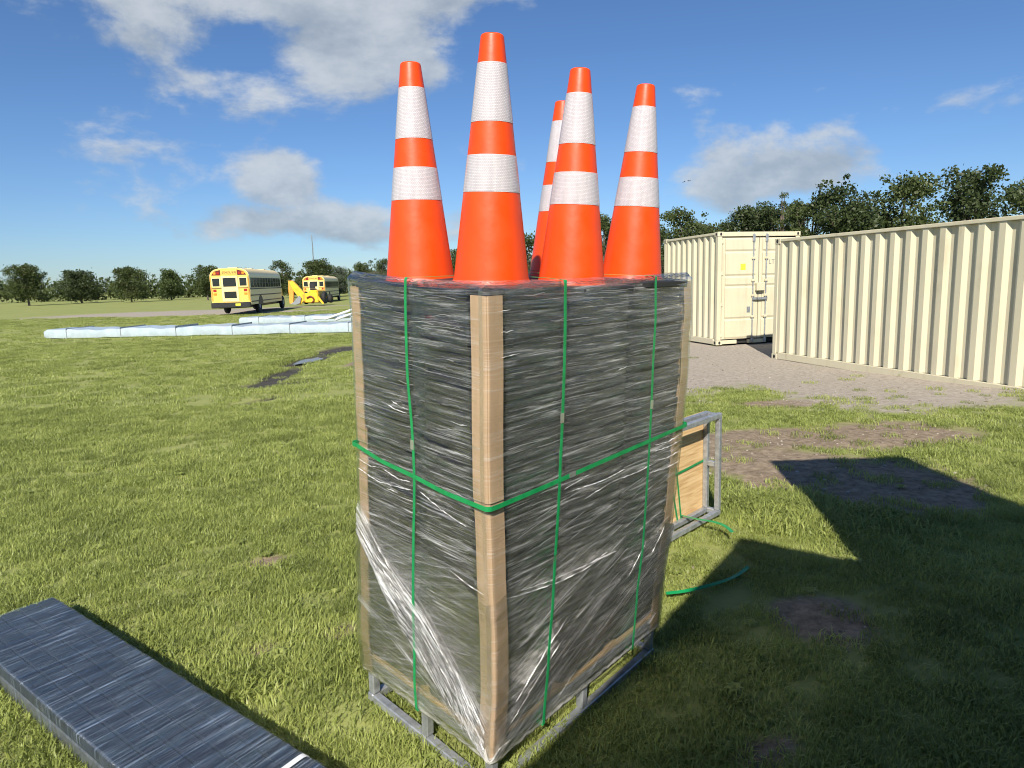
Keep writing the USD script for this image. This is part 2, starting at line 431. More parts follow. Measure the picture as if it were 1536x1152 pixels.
ground_mat = M('ground_cover', {
    'g': ('geometry', {}), 'ad': ('attribute', {'attribute': 'dirt'}), 'am': ('attribute', {'attribute': 'mud'}), 'ag': ('attribute', {'attribute': 'gravel'}),
    'n1': ('noise_texture', {'scale': .35, 'detail': 6.0, 'roughness': .6}), 'n2': ('noise_texture', {'scale': 14.0, 'detail': 6.0, 'roughness': .7}), 'n3': ('noise_texture', {'scale': 90.0, 'detail': 3.0}), 'n4': ('noise_texture', {'scale': 3.0, 'detail': 8.0, 'roughness': .65}),
    'gm': ('mix_float', {'fac': .5}), 'gm2': ('mix_float', {'fac': .25}),
    'gc': ('rgb_ramp', {'ramp': [(.25, (.14, .165, .050)), (.42, (.215, .243, .075)), (.55, (.265, .285, .095)), (.75, (.32, .305, .13))]}),
    'dc': ('rgb_ramp', {'ramp': [(.3, (.125, .094, .062)), (.5, (.235, .182, .125)), (.7, (.35, .28, .20))]}),
    'mc': ('rgb_ramp', {'ramp': [(.3, (.030, .028, .026)), (.55, (.060, .056, .050)), (.75, (.11, .10, .088))]}),
    'vc': ('rgb_ramp', {'ramp': [(.3, (.23, .20, .16)), (.5, (.33, .29, .24)), (.7, (.43, .385, .325))]}),
    'x1': ('mix_color', {}), 'x2': ('mix_color', {}), 'x3': ('mix_color', {}),
    'b': ('bump', {'strength': .8, 'distance': .02}), 'p': ('principled_bsdf', {'roughness': .9, 'specular_ior_level': .2})},
    [('g.position', 'n1.vector'), ('g.position', 'n2.vector'), ('g.position', 'n3.vector'), ('g.position', 'n4.vector'), ('n1.fac', 'gm.a'), ('n4.fac', 'gm.b'), ('gm.result', 'gm2.a'), ('n2.fac', 'gm2.b'), ('gm2.result', 'gc.fac'),
     ('n2.fac', 'dc.fac'), ('n2.fac', 'mc.fac'), ('n2.fac', 'vc.fac'), ('ad.fac', 'x1.fac'), ('gc.color', 'x1.a'), ('dc.color', 'x1.b'), ('am.fac', 'x2.fac'), ('x1.result', 'x2.a'), ('mc.color', 'x2.b'),
     ('ag.fac', 'x3.fac'), ('x2.result', 'x3.a'), ('vc.color', 'x3.b'), ('x3.result', 'p.base_color'), ('n2.fac', 'b.height'), ('b.normal', 'p.normal')])
gf = grid_faces(len(gy), len(gx))
gmesh = usdkit.mesh(stage, '/World/ground', (gv, gf), ground_mat, smooth=True)
for k in msk:
    UsdGeom.PrimvarsAPI(gmesh).CreatePrimvar(k, Sdf.ValueTypeNames.FloatArray, 'vertex').Set(Vt.FloatArray.FromNumpy(msk[k].astype(np.float32).ravel()))
tag(gmesh.GetPrim(), 'flat grassy yard with bare dirt, mud and a gravel apron', kind='structure')

# puddle in the rut
pc = gpt(463, 541)
pz = float(ground_z(pc[0], pc[1])) - .012
th = np.linspace(0, 2 * math.pi, 26)[:-1]
pr = 1 + .22 * np.sin(2 * th + 1) + .14 * np.sin(5 * th)
water = M('puddle_water', {'p': ('principled_bsdf', {'base_color': (.03, .03, .028), 'roughness': .04, 'specular_ior_level': .6})})
top('puddle', extrude(Polygon(np.stack([pc[0] + .20 * pr * np.cos(th), pc[1] + .75 * pr * np.sin(th)], 1)), 'z', pz, pz + .01), water, 'small puddle of water in the dark mud rut', 'puddle')


def gz_at(X, Y):
    """height of the ground sheet itself"""
    from scipy.interpolate import RegularGridInterpolator
    global _gi
    try:
        _gi
    except NameError:
        _gi = RegularGridInterpolator((gy, gx), GZ)
    return _gi(np.stack([np.asarray(Y, float), np.asarray(X, float)], -1))


# grass: tufts of single blades
def tuft(seed, n, h, spread, w):
    r = np.random.default_rng(seed)
    V, F = [], []
    for _ in range(n):
        a, rad = r.uniform(0, 2 * math.pi), spread * math.sqrt(r.uniform())
        base = np.array([rad * math.cos(a), rad * math.sin(a), -.006])
        d = r.uniform(0, 2 * math.pi); hh = h * r.uniform(.5, 1.15); lean = hh * r.uniform(.2, 1.15)
        dv = np.array([math.cos(d), math.sin(d), 0]); sv = np.array([-dv[1], dv[0], 0]) * w * r.uniform(.7, 1.3)
        tw = r.uniform(-.6, .6)
        sv = sv * math.cos(tw) + dv * w * math.sin(tw)
        mid = base + dv * lean * .38 + [0, 0, hh * .62]; tip = base + dv * lean + [0, 0, hh * r.uniform(.75, 1.0)]
        i = len(V)
        V += [base - sv * .4, base + sv * .4, mid + sv * .5, mid - sv * .5, tip]
        F += [[i, i + 1, i + 2], [i, i + 2, i + 3], [i + 3, i + 2, i + 4]]
    return np.array(V), np.array(F)


grass_mat = M('grass_blades', {'g': ('geometry', {}), 'oi': ('object_info', {}), 'n0': ('noise_texture', {'scale': 1.3, 'detail': 6.0, 'roughness': .65}), 'n': ('map_range', {'from_min': .28, 'from_max': .72}), 'mx': ('mix_float', {'fac': .5}), 'my': ('mix_float', {'fac': .35}),
                               'r': ('rgb_ramp', {'ramp': [(.15, (.20, .24, .062)), (.38, (.34, .395, .105)), (.58, (.43, .47, .145)), (.76, (.51, .50, .23)), (.92, (.58, .53, .33))]}),
                               'd': ('principled_bsdf', {'roughness': .45, 'specular_ior_level': .4}), 't': ('translucent_bsdf', {}), 'x': ('mix_closure', {'fac': .42})},
              [('g.position', 'n0.vector'), ('n0.fac', 'n.value'), ('g.random_per_island', 'mx.a'), ('n.result', 'mx.b'), ('mx.result', 'my.a'), ('oi.random', 'my.b'), ('my.result', 'r.fac'), ('r.color', 'd.base_color'), ('r.color', 't.color'), ('d.BSDF', 'x.closure1'), ('t.BSDF', 'x.closure2')], surface='x.closure')
gi = UsdGeom.PointInstancer.Define(stage, '/World/lawn_grass')
tag(gi.GetPrim(), 'short sunlit green grass covering the yard', 'grass', kind='stuff')
protos = []
for k in range(6):
    V, F = tuft(100 + k, 62, .043, .088, .0042)
    protos.append(usdkit.mesh(stage, f'/World/lawn_grass/grass_tuft_{k:03d}', (V, F), grass_mat).GetPath())
for k in range(6, 9):
    V, F = tuft(100 + k, 60, .075, .24, .012)
    protos.append(usdkit.mesh(stage, f'/World/lawn_grass/grass_tuft_{k:03d}', (V, F), grass_mat).GetPath())
rw = np.random.default_rng(55)
V, F = [], []
for k in range(9):
    a = k * 2.4 + rw.uniform(-.3, .3); L_ = rw.uniform(.035, .06)
    d_, s_v = np.array([math.cos(a), math.sin(a), 0]), np.array([-math.sin(a), math.cos(a), 0])
    i = len(V); w_ = L_ * .24
    V += [d_ * .004 + [0, 0, .01], d_ * L_ * .5 + s_v * w_ + [0, 0, .030], d_ * L_ * .5 - s_v * w_ + [0, 0, .030], d_ * L_ + [0, 0, .024]]
    F += [[i, i + 2, i + 1], [i + 1, i + 2, i + 3]]
protos.append(usdkit.mesh(stage, '/World/lawn_grass/broadleaf_weed', (np.array(V), np.array(F)), grass_mat).GetPath())
P_, I_, S_, Q_ = [], [], [], []


def scatter(y0, y1, dens, side, protos_ids, smin, smax, xlim=None):
    wid = lambda y: side * y + 1.0
    area = (y1 - y0) * 2 * wid(y1)
    n = int(area * dens)
    Y = rng.uniform(y0, y1, n); X = rng.uniform(-wid(y1), wid(y1), n)
    ok = np.abs(X) < wid(Y)
    X, Y = X[ok], Y[ok]
    m = cover_masks(X, Y)
    b = np.clip(m['dirt'] * .95 + m['mud'] * 1.0 + m['gravel'] * 1.0, 0, 1)
    ok = rng.uniform(size=len(X)) > b ** .6 * .985
    X, Y, b = X[ok], Y[ok], b[ok]
    thick = fbm2(X, Y, 1.6, 33)
    keep = rng.uniform(size=len(X)) < sstep(.22, .38, thick) * .62 + .38
    X, Y, b, thick = X[keep], Y[keep], b[keep], thick[keep]
    s = rng.uniform(smin, smax, len(X)) * (.62 + .75 * thick)
    s *= np.where((np.abs(X - .25) < 1.0) & (np.abs(Y - 2.5) < .9), .95, 1.0) * np.where(np.hypot(X - 1.05, Y - 4.1) < .7, .75, 1.0)
    P_.append(np.stack([X, Y, gz_at(X, Y)], 1)); S_.append(s)
    I_.append(rng.choice(protos_ids, len(X)))
    Q_.append(rng.uniform(0, 2 * math.pi, len(X)))


scatter(.9, 5.2, 230, .86, range(6), .75, 1.25)
scatter(5.2, 10, 105, .84, range(6), .9, 1.5)
scatter(10, 24, 20, .83, range(6, 9), .55, .95)
scatter(24, 48, 4.0, .82, range(6, 9), .8, 1.3)
scatter(1.2, 8, 4, .85, [9], .45, .95)
# taller grass along the frame, ruts and patch edges
for cx, cy, rx, ry, n in ((1.7, 4.55, .4, .4, 120), (2.0, 4.3, .5, .4, 140), (-5.6, 15.5, .5, 2.5, 160)):
    X, Y = cx + rng.normal(0, rx * .5, n), cy + rng.normal(0, ry * .5, n)
    m = cover_masks(X, Y); ok = (m['dirt'] + m['mud']) < .5
    X, Y = X[ok], Y[ok]
    P_.append(np.stack([X, Y, gz_at(X, Y)], 1)); S_.append(rng.uniform(1.3, 2.1, len(X))); I_.append(rng.integers(0, 6, len(X))); Q_.append(rng.uniform(0, 6.28, len(X)))
P_, S_, I_, Q_ = np.concatenate(P_), np.concatenate(S_), np.concatenate(I_), np.concatenate(Q_)
gi.CreatePrototypesRel().SetTargets(protos)
gi.CreateProtoIndicesAttr(Vt.IntArray.FromNumpy(I_.astype(np.int32)))
gi.CreatePositionsAttr(Vt.Vec3fArray.FromNumpy(P_.astype(np.float32)))
gi.CreateScalesAttr(Vt.Vec3fArray.FromNumpy(np.repeat(S_[:, None], 3, 1).astype(np.float32)))
gi.CreateOrientationsAttr(Vt.QuathArray([Gf.Quath(math.cos(a / 2), 0, 0, math.sin(a / 2)) for a in Q_]))
# loose stones and clods on the bare ground
srg = np.random.default_rng(41)
st = UsdGeom.PointInstancer.Define(stage, '/World/loose_stones')
tag(st.GetPrim(), 'small stones and clods scattered on bare dirt and gravel', 'stones', kind='stuff')
stone_mat = M('stones', {'oi': ('object_info', {}), 'c': ('rgb_ramp', {'ramp': [(0, (.10, .08, .06)), (.5, (.24, .20, .16)), (1, (.42, .38, .33))]}), 'p': ('principled_bsdf', {'roughness': .85})}, [('oi.random', 'c.fac'), ('c.color', 'p.base_color')])
sp = []
for k in range(4):
    ic = trimesh.creation.icosphere(1, 1.0)
    ic.vertices = ic.vertices * (1 + .35 * (meshkit.noise(ic.vertices * 1.4 + 9 * k, k)[:, None] - .5) * 2) * [1, srg.uniform(.6, .95), srg.uniform(.4, .7)]
    sp.append(usdkit.mesh(stage, f'/World/loose_stones/stone_{k:03d}', ic, stone_mat, smooth=True).GetPath())
sx, sy = srg.uniform(-7, 12, 60000), srg.uniform(1.6, 20, 60000)
mk = cover_masks(sx, sy)
w = np.clip(mk['dirt'] * .9 + mk['mud'] * .7 + mk['gravel'] * .75 + .012, 0, 1) * np.clip(9 / sy, .25, 1)
ok = (srg.uniform(size=len(sx)) < w * .62) & (np.abs(sx) < .9 * sy + 1)
sx, sy = sx[ok], sy[ok]
sz = .003 + .010 * srg.uniform(size=len(sx)) ** 4 + .014 * (srg.uniform(size=len(sx)) > .985)
st.CreatePrototypesRel().SetTargets(sp)
st.CreateProtoIndicesAttr(Vt.IntArray.FromNumpy(srg.integers(0, 4, len(sx)).astype(np.int32)))
st.CreatePositionsAttr(Vt.Vec3fArray.FromNumpy(np.stack([sx, sy, gz_at(sx, sy) + sz * .2], 1).astype(np.float32)))
st.CreateScalesAttr(Vt.Vec3fArray.FromNumpy(np.repeat(sz[:, None], 3, 1).astype(np.float32)))
st.CreateOrientationsAttr(Vt.QuathArray([Gf.Quath(math.cos(a / 2), 0, 0, math.sin(a / 2)) for a in srg.uniform(0, 6.28, len(sx))]))
# ------------------------------------------------------------------ the pallet of cones
from scipy.spatial.transform import Rotation
PQ = (Rotation.from_rotvec([.053, .044, 0]) * Rotation.from_euler('z', .814)).as_matrix()
PP = np.array([-.086, 1.824, 1.584])
PW, PL, PH = .70, 1.091, 1.498       # across, along, height of the stack; origin: near top corner
POSE = np.eye(4); POSE[:3, :3] = PQ; POSE[:3, 3] = PP


def pose_at(x, y, z):
    t = np.eye(4); t[:3, 3] = (x, y, z)
    return POSE @ t


def shift(m, x, y, z):
    m.vertices = m.vertices - [x, y, z]
    return m


# how the wrapped stack leans and bulges: sideways offsets of its corners by height
_ZN = ([-1.432, -1.265, -1.058, -.88, -.709, -.585, -.405, -.232, 0], [.0179, .0253, .0221, .0131, .0084, .0021, -.0005, -.0011, -.0056])
_ZL = ([-1.503, -1.374, -1.151, -.882, -.676, -.526, -.332, -.144, 0], [-.023, -.0117, -.0172, -.0271, -.0297, -.0328, -.0303, -.0304, -.0219])
_ZR = ([-1.463, -1.368, -1.213, -1.032, -.826, -.598, -.377, -.137, 0], [-.0542, -.0507, -.0451, -.0237, -.0135, -.0026, .0023, .0023, -.0084])


def corner_xy(z):
    z = np.asarray(z, float)
    n = np.stack([np.interp(z, *_ZN) * .7071, -np.interp(z, *_ZN) * .7071], -1)
    l = np.stack([-.6 * np.interp(z, *_ZL), PW + .8 * np.interp(z, *_ZL)], -1)
    r = np.stack([PL + .8 * np.interp(z, *_ZR), -.6 * np.interp(z, *_ZR)], -1)
    b = np.array([PL, PW]) + (r - [PL, 0]) * .5 + (l - [0, PW]) * .5
    return n, r, b, l


def warp(m, amount=1.0):
    v = np.asarray(m.vertices)
    n, r, b, l = corner_xy(v[:, 2])
    u, w = (v[:, 0] / PL)[:, None], (v[:, 1] / PW)[:, None]
    d = (1 - u) * (1 - w) * n + u * (1 - w) * (r - [PL, 0]) + u * w * (b - [PL, PW]) + (1 - u) * w * (l - [0, PW])
    v = v.copy(); v[:, :2] += d * amount
    m.vertices = v
    return m


def face_point(face, f, z, out=0.0):
    """Point on the wrapped face: f from the near corner (0) to the far one (1)."""
    n, r, b, l = (np.atleast_2d(c)[0] for c in corner_xy(z))
    a, e = {'L': (n, l), 'R': (n, r), 'BR': (r, b), 'BL': (l, b)}[face]
    q = a + (e - a) * f
    d = (e - a) / np.linalg.norm(e - a)
    nrm = {'L': np.array([-d[1], d[0]]), 'R': np.array([d[1], -d[0]]), 'BR': np.array([d[1], -d[0]]), 'BL': np.array([-d[1], d[0]])}[face]
    return np.array([*(q + nrm * out), z]), np.array([*nrm, 0])


# --- metal pallet: deck frame, legs, ground runners, plywood deck
def metal_pallet(label, mat4, deck_mat=ply_mat, L=PL + .02, W=PW + .02, hleg=.120, wf=None):
    part = (lambda t_, n_, m_, q_: globals()['part'](t_, n_, wf(m_) if wf else m_, q_))
    t = thing('metal_pallet', label, 'pallet', mat4)
    s = .034
    part(t, 'deck_panel', bevel_box(.006, L - .006, .006, W - .006, -.018, 0, .003), deck_mat)
    zt, zb = -.019, -.019 - s
    for y in (0, W - s):
        part(t, 'deck_rail', bevel_box(0, L, y, y + s, zb, zt, .004), steel)
    for xx in (0, L / 2 - s / 2, L - s):
        part(t, 'cross_rail', bevel_box(xx + .0005, xx + s - .0005, s + .001, W - s - .001, zb, zt, .004), steel)
    zr = -.019 - hleg
    for xx in (.004, L / 2 - s / 2, L - s - .004):
        for yy in (.004, W / 2 - s / 2, W - s - .004):
            if abs(xx - L / 2) < .1 and abs(yy - W / 2) < .1:
                continue
            part(t, 'leg', bevel_box(xx, xx + s, yy, yy + s, zr + s + .0005, zb - .0005, .004), steel)
    for y in (0, W - s):
        part(t, 'runner', bevel_box(0, L, y, y + s, zr, zr + s, .004), steel)
    for xx in (0, L - s):
        part(t, 'end_runner', bevel_box(xx, xx + s, s + .001, W - s - .001, zr, zr + s, .004), steel)
    return t


DECK = .078
metal_pallet('galvanised metal pallet with plywood deck under the wrapped stack of cones', pose_at(0, 0, -PH + DECK - .002), L=PL, W=PW, hleg=.190, wf=lambda m_: shift(warp(shift(m_, 0, 0, PH - DECK + .002)), 0, 0, -PH + DECK - .002))

# --- stacks of nested cones: their black bases show through the film
STK = [(.1767, .1684), (.1882, .528), (.5556, .1604), (.54, .525), (.9143, .1552), (.9057, .5229)]
CELL = [(.178, .1755), (.178, .5245), (.5455, .1755), (.5455, .5245), (.913, .1755), (.913, .5245)]


def base_plate(h=.027, half=.167, r=.03, c=.006):
    def ring(hw, rr, z):
        pts = []
        for cx, cy, a0 in ((1, 1, 0), (-1, 1, 90), (-1, -1, 180), (1, -1, 270)):
            for a in (0, 45, 90):
                t = math.radians(a0 + a)
                pts.append((cx * (hw - rr) + rr * math.cos(t), cy * (hw - rr) + rr * math.sin(t), z))
        return np.array(pts)
    rings = [ring(half - c, r, 0), ring(half, r, c), ring(half, r, h - c), ring(half - c, r, h)]
    v = np.vstack(rings); k = 12
    f = grid_faces(4, k, wrap=True).tolist()
    n = len(v)
    v = np.vstack([v, [0, 0, 0], [0, 0, h]])
    for j in range(k):
        f += [[n, (j + 1) % k, j], [n + 1, 3 * k + j, 3 * k + (j + 1) % k]]
    return trimesh.Trimesh(v, np.array(f), process=False)


plate = base_plate()
where = ['at the near corner of the wrapped load', 'at the far left corner of the load', 'in the middle of the shaded right side', 'hidden in the middle of the back side', 'at the far right corner of the load', 'at the hidden back corner of the load']
srng = np.random.default_rng(3)
for (cx, cy), wh in zip(CELL, where):
    t = thing('cone_stack', 'stack of nested cones with black rubber bases ' + wh, 'cone stack', pose_at(cx, cy, -PH), group='stacks of nested cones inside the film')
    nn = 42
    for k in range(nn):
        m = plate.copy()
        a = srng.normal(0, .012); c, s = math.cos(a), math.sin(a)
        v = m.vertices.copy(); v[:, 2] *= srng.uniform(.88, 1.08)
        v[:, :2] = v[:, :2] @ np.array([[c, s], [-s, c]])
        v += [cx + srng.normal(0, .003), cy + srng.normal(0, .003), -PH + DECK + k * ((1.462 - DECK) / nn) + .002]
        m.vertices = v
        warp(m)
        part(t, 'cone_base', shift(m, cx, cy, -PH), rubber)

# --- the top cones
HC, RB, RT = .685, .115, .0326
rad = lambda zz: RB + (RT - RB) * zz / HC
body, _ = lathe([(RB + .004, -.004), (RB + .001, .004)] + [(rad(zz), zz) for zz in np.linspace(.01, HC - .006, 14)] + [(RT - .0012, HC - .002), (RT - .004, HC), (RT - .007, HC - .001), (RT - .009, HC - .06)], 56)
cone_info = {0: ([.1767, .1684, .012, -.0227, -.0219], 'tallest looking orange cone, standing over the near corner board'),
             1: ([.1882, .528, 0, -.0227, .0206], 'orange cone on the far left of the pallet, against open sky'),
             2: ([.5556, .1604, -.0061, .0071, -.0114], 'orange cone behind the right front strap, overlapping the half hidden one'),
             4: ([.9143, .1552, .0046, .0164, -.0243], 'orange cone on the right end of the pallet, beside the cream container'),
             5: ([.9057, .5229, -.0075, .0147, -.0061], 'half hidden orange cone, farthest back, only its left edge showing'),
             3: ([.545, .525, 0, 0, 0], 'orange cone standing in the row behind the tallest cone, hidden from the front')}


def cone_thing(data, lab):
    x0, y0, z0, tx, ty = data
    zz = np.array([tx, ty, math.sqrt(1 - tx * tx - ty * ty)])
    xx = unit(np.cross([0, 1, 0], zz)); yy = np.cross(zz, xx)
    m = np.eye(4); m[:3, 0], m[:3, 1], m[:3, 2], m[:3, 3] = xx, yy, zz, (x0, y0, z0)
    t = thing('traffic_cone', lab, 'traffic cone', POSE @ m, group='orange cones on top of the pallet')
    part(t, 'body', body, orange, smooth=40)
    for a, b in ((.450, .608), (.257, .360)):
        pr = [(rad(a) + .0001, a - .0001)] + [(rad(q) + .0011, q) for q in np.linspace(a, b, 6)] + [(rad(b) + .0001, b + .0001)]
        m_, uv = lathe(pr, 56)
        part(t, 'white_collar', m_, collar_mat, smooth=True, uv=uv)
    pl = base_plate(.028, .166)
    pl.vertices = pl.vertices - [0, 0, .032]
    part(t, 'base', pl, rubber)
    return t


for i, (d, lab) in cone_info.items():
    cone_thing(d, lab)

# --- cardboard corner boards
def corner_board(corner, z0, z1, out, leg, name_label):
    """L-shaped board following one corner of the stack between two heights."""
    zs = np.linspace(z0, z1, 22)
    sgn = {'N': (1, 1), 'L': (1, -1), 'R': (-1, 1), 'B': (-1, -1)}[corner]
    idx = 'NRBL'.index(corner)
    V, F = [], []
    r = .006
    for zz in zs:
        c = corner_xy(zz)[idx]
        jit = .0012 * math.sin(zz * 23 + idx)
        sx, sy = sgn
        o, t = out, .004
        # outline: outer leg end, outer rounded corner, other leg end, then the inner side back
        pts = [(leg, -o), (r, -o), (r * .3 - o * .3, -o * .93 + r * .02), (-o * .93, r * .3 - o * .3), (-o, r), (-o, leg), (-o + t, leg), (-o + t, -o + t), (leg, -o + t)]
        V += [(c[0] + sx * (a + jit), c[1] + sy * (b + jit), zz) for a, b in pts]
    k = 9
    f = grid_faces(len(zs), k, wrap=True)
    caps = []
    for base, flip in ((0, 0), ((len(zs) - 1) * k, 1)):
        for q in ((0, 1, 7), (0, 7, 8), (1, 2, 7), (2, 3, 7), (3, 4, 7), (4, 5, 7), (5, 6, 7)):
            q = [base + a for a in q]
            caps.append(q[::-1] if flip else q)
    m = trimesh.Trimesh(np.array(V), np.vstack([f, caps]), process=False)
    m.fix_normals()
    c = np.array([*corner_xy(z0)[idx], z0])
    t = thing('corner_board', name_label, 'corner board', pose_at(*c), group='cardboard corner boards on the wrapped load')
    part(t, 'board', shift(m, *c), card_mat, smooth=35)
    return t


for cn, ww in (('N', 'near corner, facing the camera'), ('L', 'left corner, beside the open lawn'), ('R', 'right corner, before the container'), ('B', 'hidden back corner')):
    zsplit = {'N': -.56, 'L': -.52, 'R': -.60, 'B': -.6}[cn]
    ztop = {'N': -.018, 'L': -.03, 'R': -.012, 'B': -.02}[cn]
    lg = {'N': .056, 'L': .05, 'R': .05, 'B': .05}[cn]
    corner_board(cn, -PH + .005, zsplit, .006, lg, f'lower brown cardboard edge board at the {ww}')
    corner_board(cn, zsplit - .055, ztop, .0105, lg - .003, f'upper brown cardboard edge board at the {ww}')

# --- stretch film
FO = .014


def film_outline(zz, per_face, corner_pts=5, rad_c=.016, out=FO):
    """Points and outward normals round the load at height zz, with metres along; order N>R>B>L>N."""
    cs = [np.atleast_2d(c)[0] for c in corner_xy(zz)]
    ctr = sum(cs) / 4
    pts, nrm, fid, frac = [], [], [], []
    for k in range(4):
        a, e = cs[k], cs[(k + 1) % 4]
        d = (e - a) / np.linalg.norm(e - a); n = np.array([d[1], -d[0]])
        prev = cs[(k - 1) % 4]
        dp = (a - prev) / np.linalg.norm(a - prev); n_prev = np.array([dp[1], -dp[0]])
        ic = a + n * (out - rad_c) + n_prev * (out - rad_c)
        for j in range(corner_pts):
            w = (j + .5) / corner_pts
            nn = unit(n_prev * (1 - w) + n * w)
            pts.append(ic + nn * rad_c); nrm.append(nn); fid.append(-1); frac.append(0)
        s0 = a + n * out + d * (rad_c); s1 = e + n * out - d * rad_c
        for j in range(per_face[k]):
            w = j / (per_face[k] - 1)
            pts.append(s0 + (s1 - s0) * w); nrm.append(n); fid.append(k); frac.append(w)
    return np.array(pts), np.array(nrm), np.array(fid), np.array(frac)


zrows = np.concatenate([[.022, .018, .010], np.linspace(0, -PH + .020, 230), [-PH + .010]])
pf = (110, 30, 30, 96)
rows = [film_outline(min(zz, 0), pf) for zz in zrows]
FP = np.stack([r[0] for r in rows]); FN = np.stack([r[1] for r in rows]); FID, FFR = rows[0][2], rows[0][3]
seg = np.linalg.norm(np.diff(FP[100], axis=0), axis=1)
U = np.r_[0, np.cumsum(seg)]
UU, ZZ = np.meshgrid(U, zrows)
# wrinkles: long ridges that run nearly level and steepen towards the foot, and slack between the stacks
slope = np.where(FID == 0, -.06, .10)[None, :]
fan = np.clip(-ZZ / PH, 0, 1) ** 2
zz_ = ZZ + slope * UU * (.5 + 1.6 * fan)
rid = meshkit.fbm(np.stack([UU * 2.2, zz_ * 30, np.zeros_like(UU)], -1), 3, 5) - .5
rid2 = meshkit.fbm(np.stack([UU * 5, zz_ * 85, np.zeros_like(UU) + 4], -1), 2, 8) - .5
body_ = np.where(FID >= 0, np.clip(np.minimum(FFR, 1 - FFR) * 9, 0, 1), .12)[None, :]
slack = np.where(FID == 0, -.006 * (np.exp(-((FFR - .335) / .05) ** 2) + np.exp(-((FFR - .67) / .05) ** 2)), np.where(FID == 3, -.006 * np.exp(-((FFR - .5) / .06) ** 2), 0))[None, :]
disp = (rid * .015 + rid2 * .007) * body_ + slack + .001
FPts = np.concatenate([FP + FN * disp[..., None], ZZ[..., None]], -1)
inw = np.clip(ZZ / .022, 0, 1) * .022 + np.clip((-PH + .022 - ZZ) / .012, 0, 1) * .008
FPts[..., :2] -= FN * inw[..., None]
# top rim sags a little between the corners
sag = np.where(FID >= 0, np.sin(np.pi * FFR), 0)[None, :] * np.clip(1 + ZZ / .1, 0, 1) * .008
FPts[..., 2] -= sag * np.where(FID == 0, .6, 1)[None, :]
film_v = FPts.reshape(-1, 3)
film_uv = np.stack([UU + 0 * ZZ, ZZ], -1).reshape(-1, 2)
film_f = grid_faces(len(zrows), len(U), wrap=True)


def film_material(name, most, haze, lo, hi, col=(.80, .82, .84), rough=.2, ior=1.12, ease=False):
    nodes, links = {
        'ease': ('attribute', {'attribute': 'ease'}), 'er': ('map_range', {'value': 1.0, 'to_min': .36, 'to_max': 1.0}), 'ea': ('math', {'math_type': 'multiply'}),
        'uv': ('texture_coordinate', {}),
        'ma': ('mapping', {'scale': (3.2, 62, 1), 'rotation': (0, 0, .05)}), 'na': ('noise_texture', {'scale': 1.0, 'detail': 6.0, 'roughness': .72, 'distortion': .35}),
        'mb': ('mapping', {'scale': (4.0, 210, 1), 'rotation': (0, 0, -.13), 'location': (3, 1, 0)}), 'nb': ('noise_texture', {'scale': 1.0, 'detail': 4.0, 'roughness': .7, 'distortion': .25}),
        'mc': ('mapping', {'scale': (1.6, 4.5, 1), 'location': (7, 2, 0)}), 'nc': ('noise_texture', {'scale': 1.6, 'detail': 5.0}),
        'ra': ('map_range', {'from_min': lo, 'from_max': hi}), 'rb': ('map_range', {'from_min': lo + .02, 'from_max': hi + .02}), 'rc': ('map_range', {'from_min': .3, 'from_max': .72, 'to_min': .35, 'to_max': 1.5}),
        'ab': ('math', {'math_type': 'maximum'}), 'pw': ('math', {'math_type': 'power', 'value2': 1.6}), 'abc': ('math', {'math_type': 'multiply'}), 'am': ('math', {'math_type': 'multiply_add', 'value2': most, 'value3': haze, 'use_clamp': True}),
        'bp': ('bump', {'strength': 1.0, 'distance': .010}), 'sum': ('math', {'math_type': 'add'}),
        'tr': ('transparent_bsdf', {'color': (.97, .97, .97)}), 'pf': ('principled_bsdf', {'base_color': col, 'roughness': rough, 'specular_ior_level': .6}),
        'in': ('mix_closure', {}), 'gl': ('glossy_bsdf', {'roughness': .14, 'color': (.92, .90, .85)}), 'fr': ('fresnel', {'IOR': ior}), 'ins': ('mix_closure', {}), 'out': ('mix_closure', {'fac': .88})}, \
        [('uv.UV', 'ma.vector'), ('uv.UV', 'mb.vector'), ('uv.UV', 'mc.vector'), ('ma.vector', 'na.vector'), ('mb.vector', 'nb.vector'), ('mc.vector', 'nc.vector'),
         ('na.fac', 'ra.value'), ('nb.fac', 'rb.value'), ('nc.fac', 'rc.value'), ('ra.result', 'ab.value1'), ('rb.result', 'ab.value2'), ('ab.value', 'pw.value1'), ('pw.value', 'abc.value1'), ('rc.result', 'abc.value2'), ('abc.value', 'ea.value1'), ('er.result', 'ea.value2'), ('ea.value', 'am.value1'), ('er.result', 'bp.strength'),
         ('na.fac', 'sum.value1'), ('nb.fac', 'sum.value2'), ('sum.value', 'bp.height'), ('bp.normal', 'pf.normal'), ('bp.normal', 'gl.normal'), ('bp.normal', 'fr.normal'),
         ('am.value', 'in.fac'), ('tr.BSDF', 'in.closure1'), ('pf.BSDF', 'in.closure2'), ('fr.fac', 'ins.fac'), ('in.closure', 'ins.closure1'), ('gl.BSDF', 'ins.closure2'),
         ('tr.BSDF', 'out.closure1'), ('ins.closure', 'out.closure2')]
    if ease:
        links.append(('ease.fac', 'er.value'))
    else:
        del nodes['ease']
    return M(name, nodes, links, surface='out.closure')


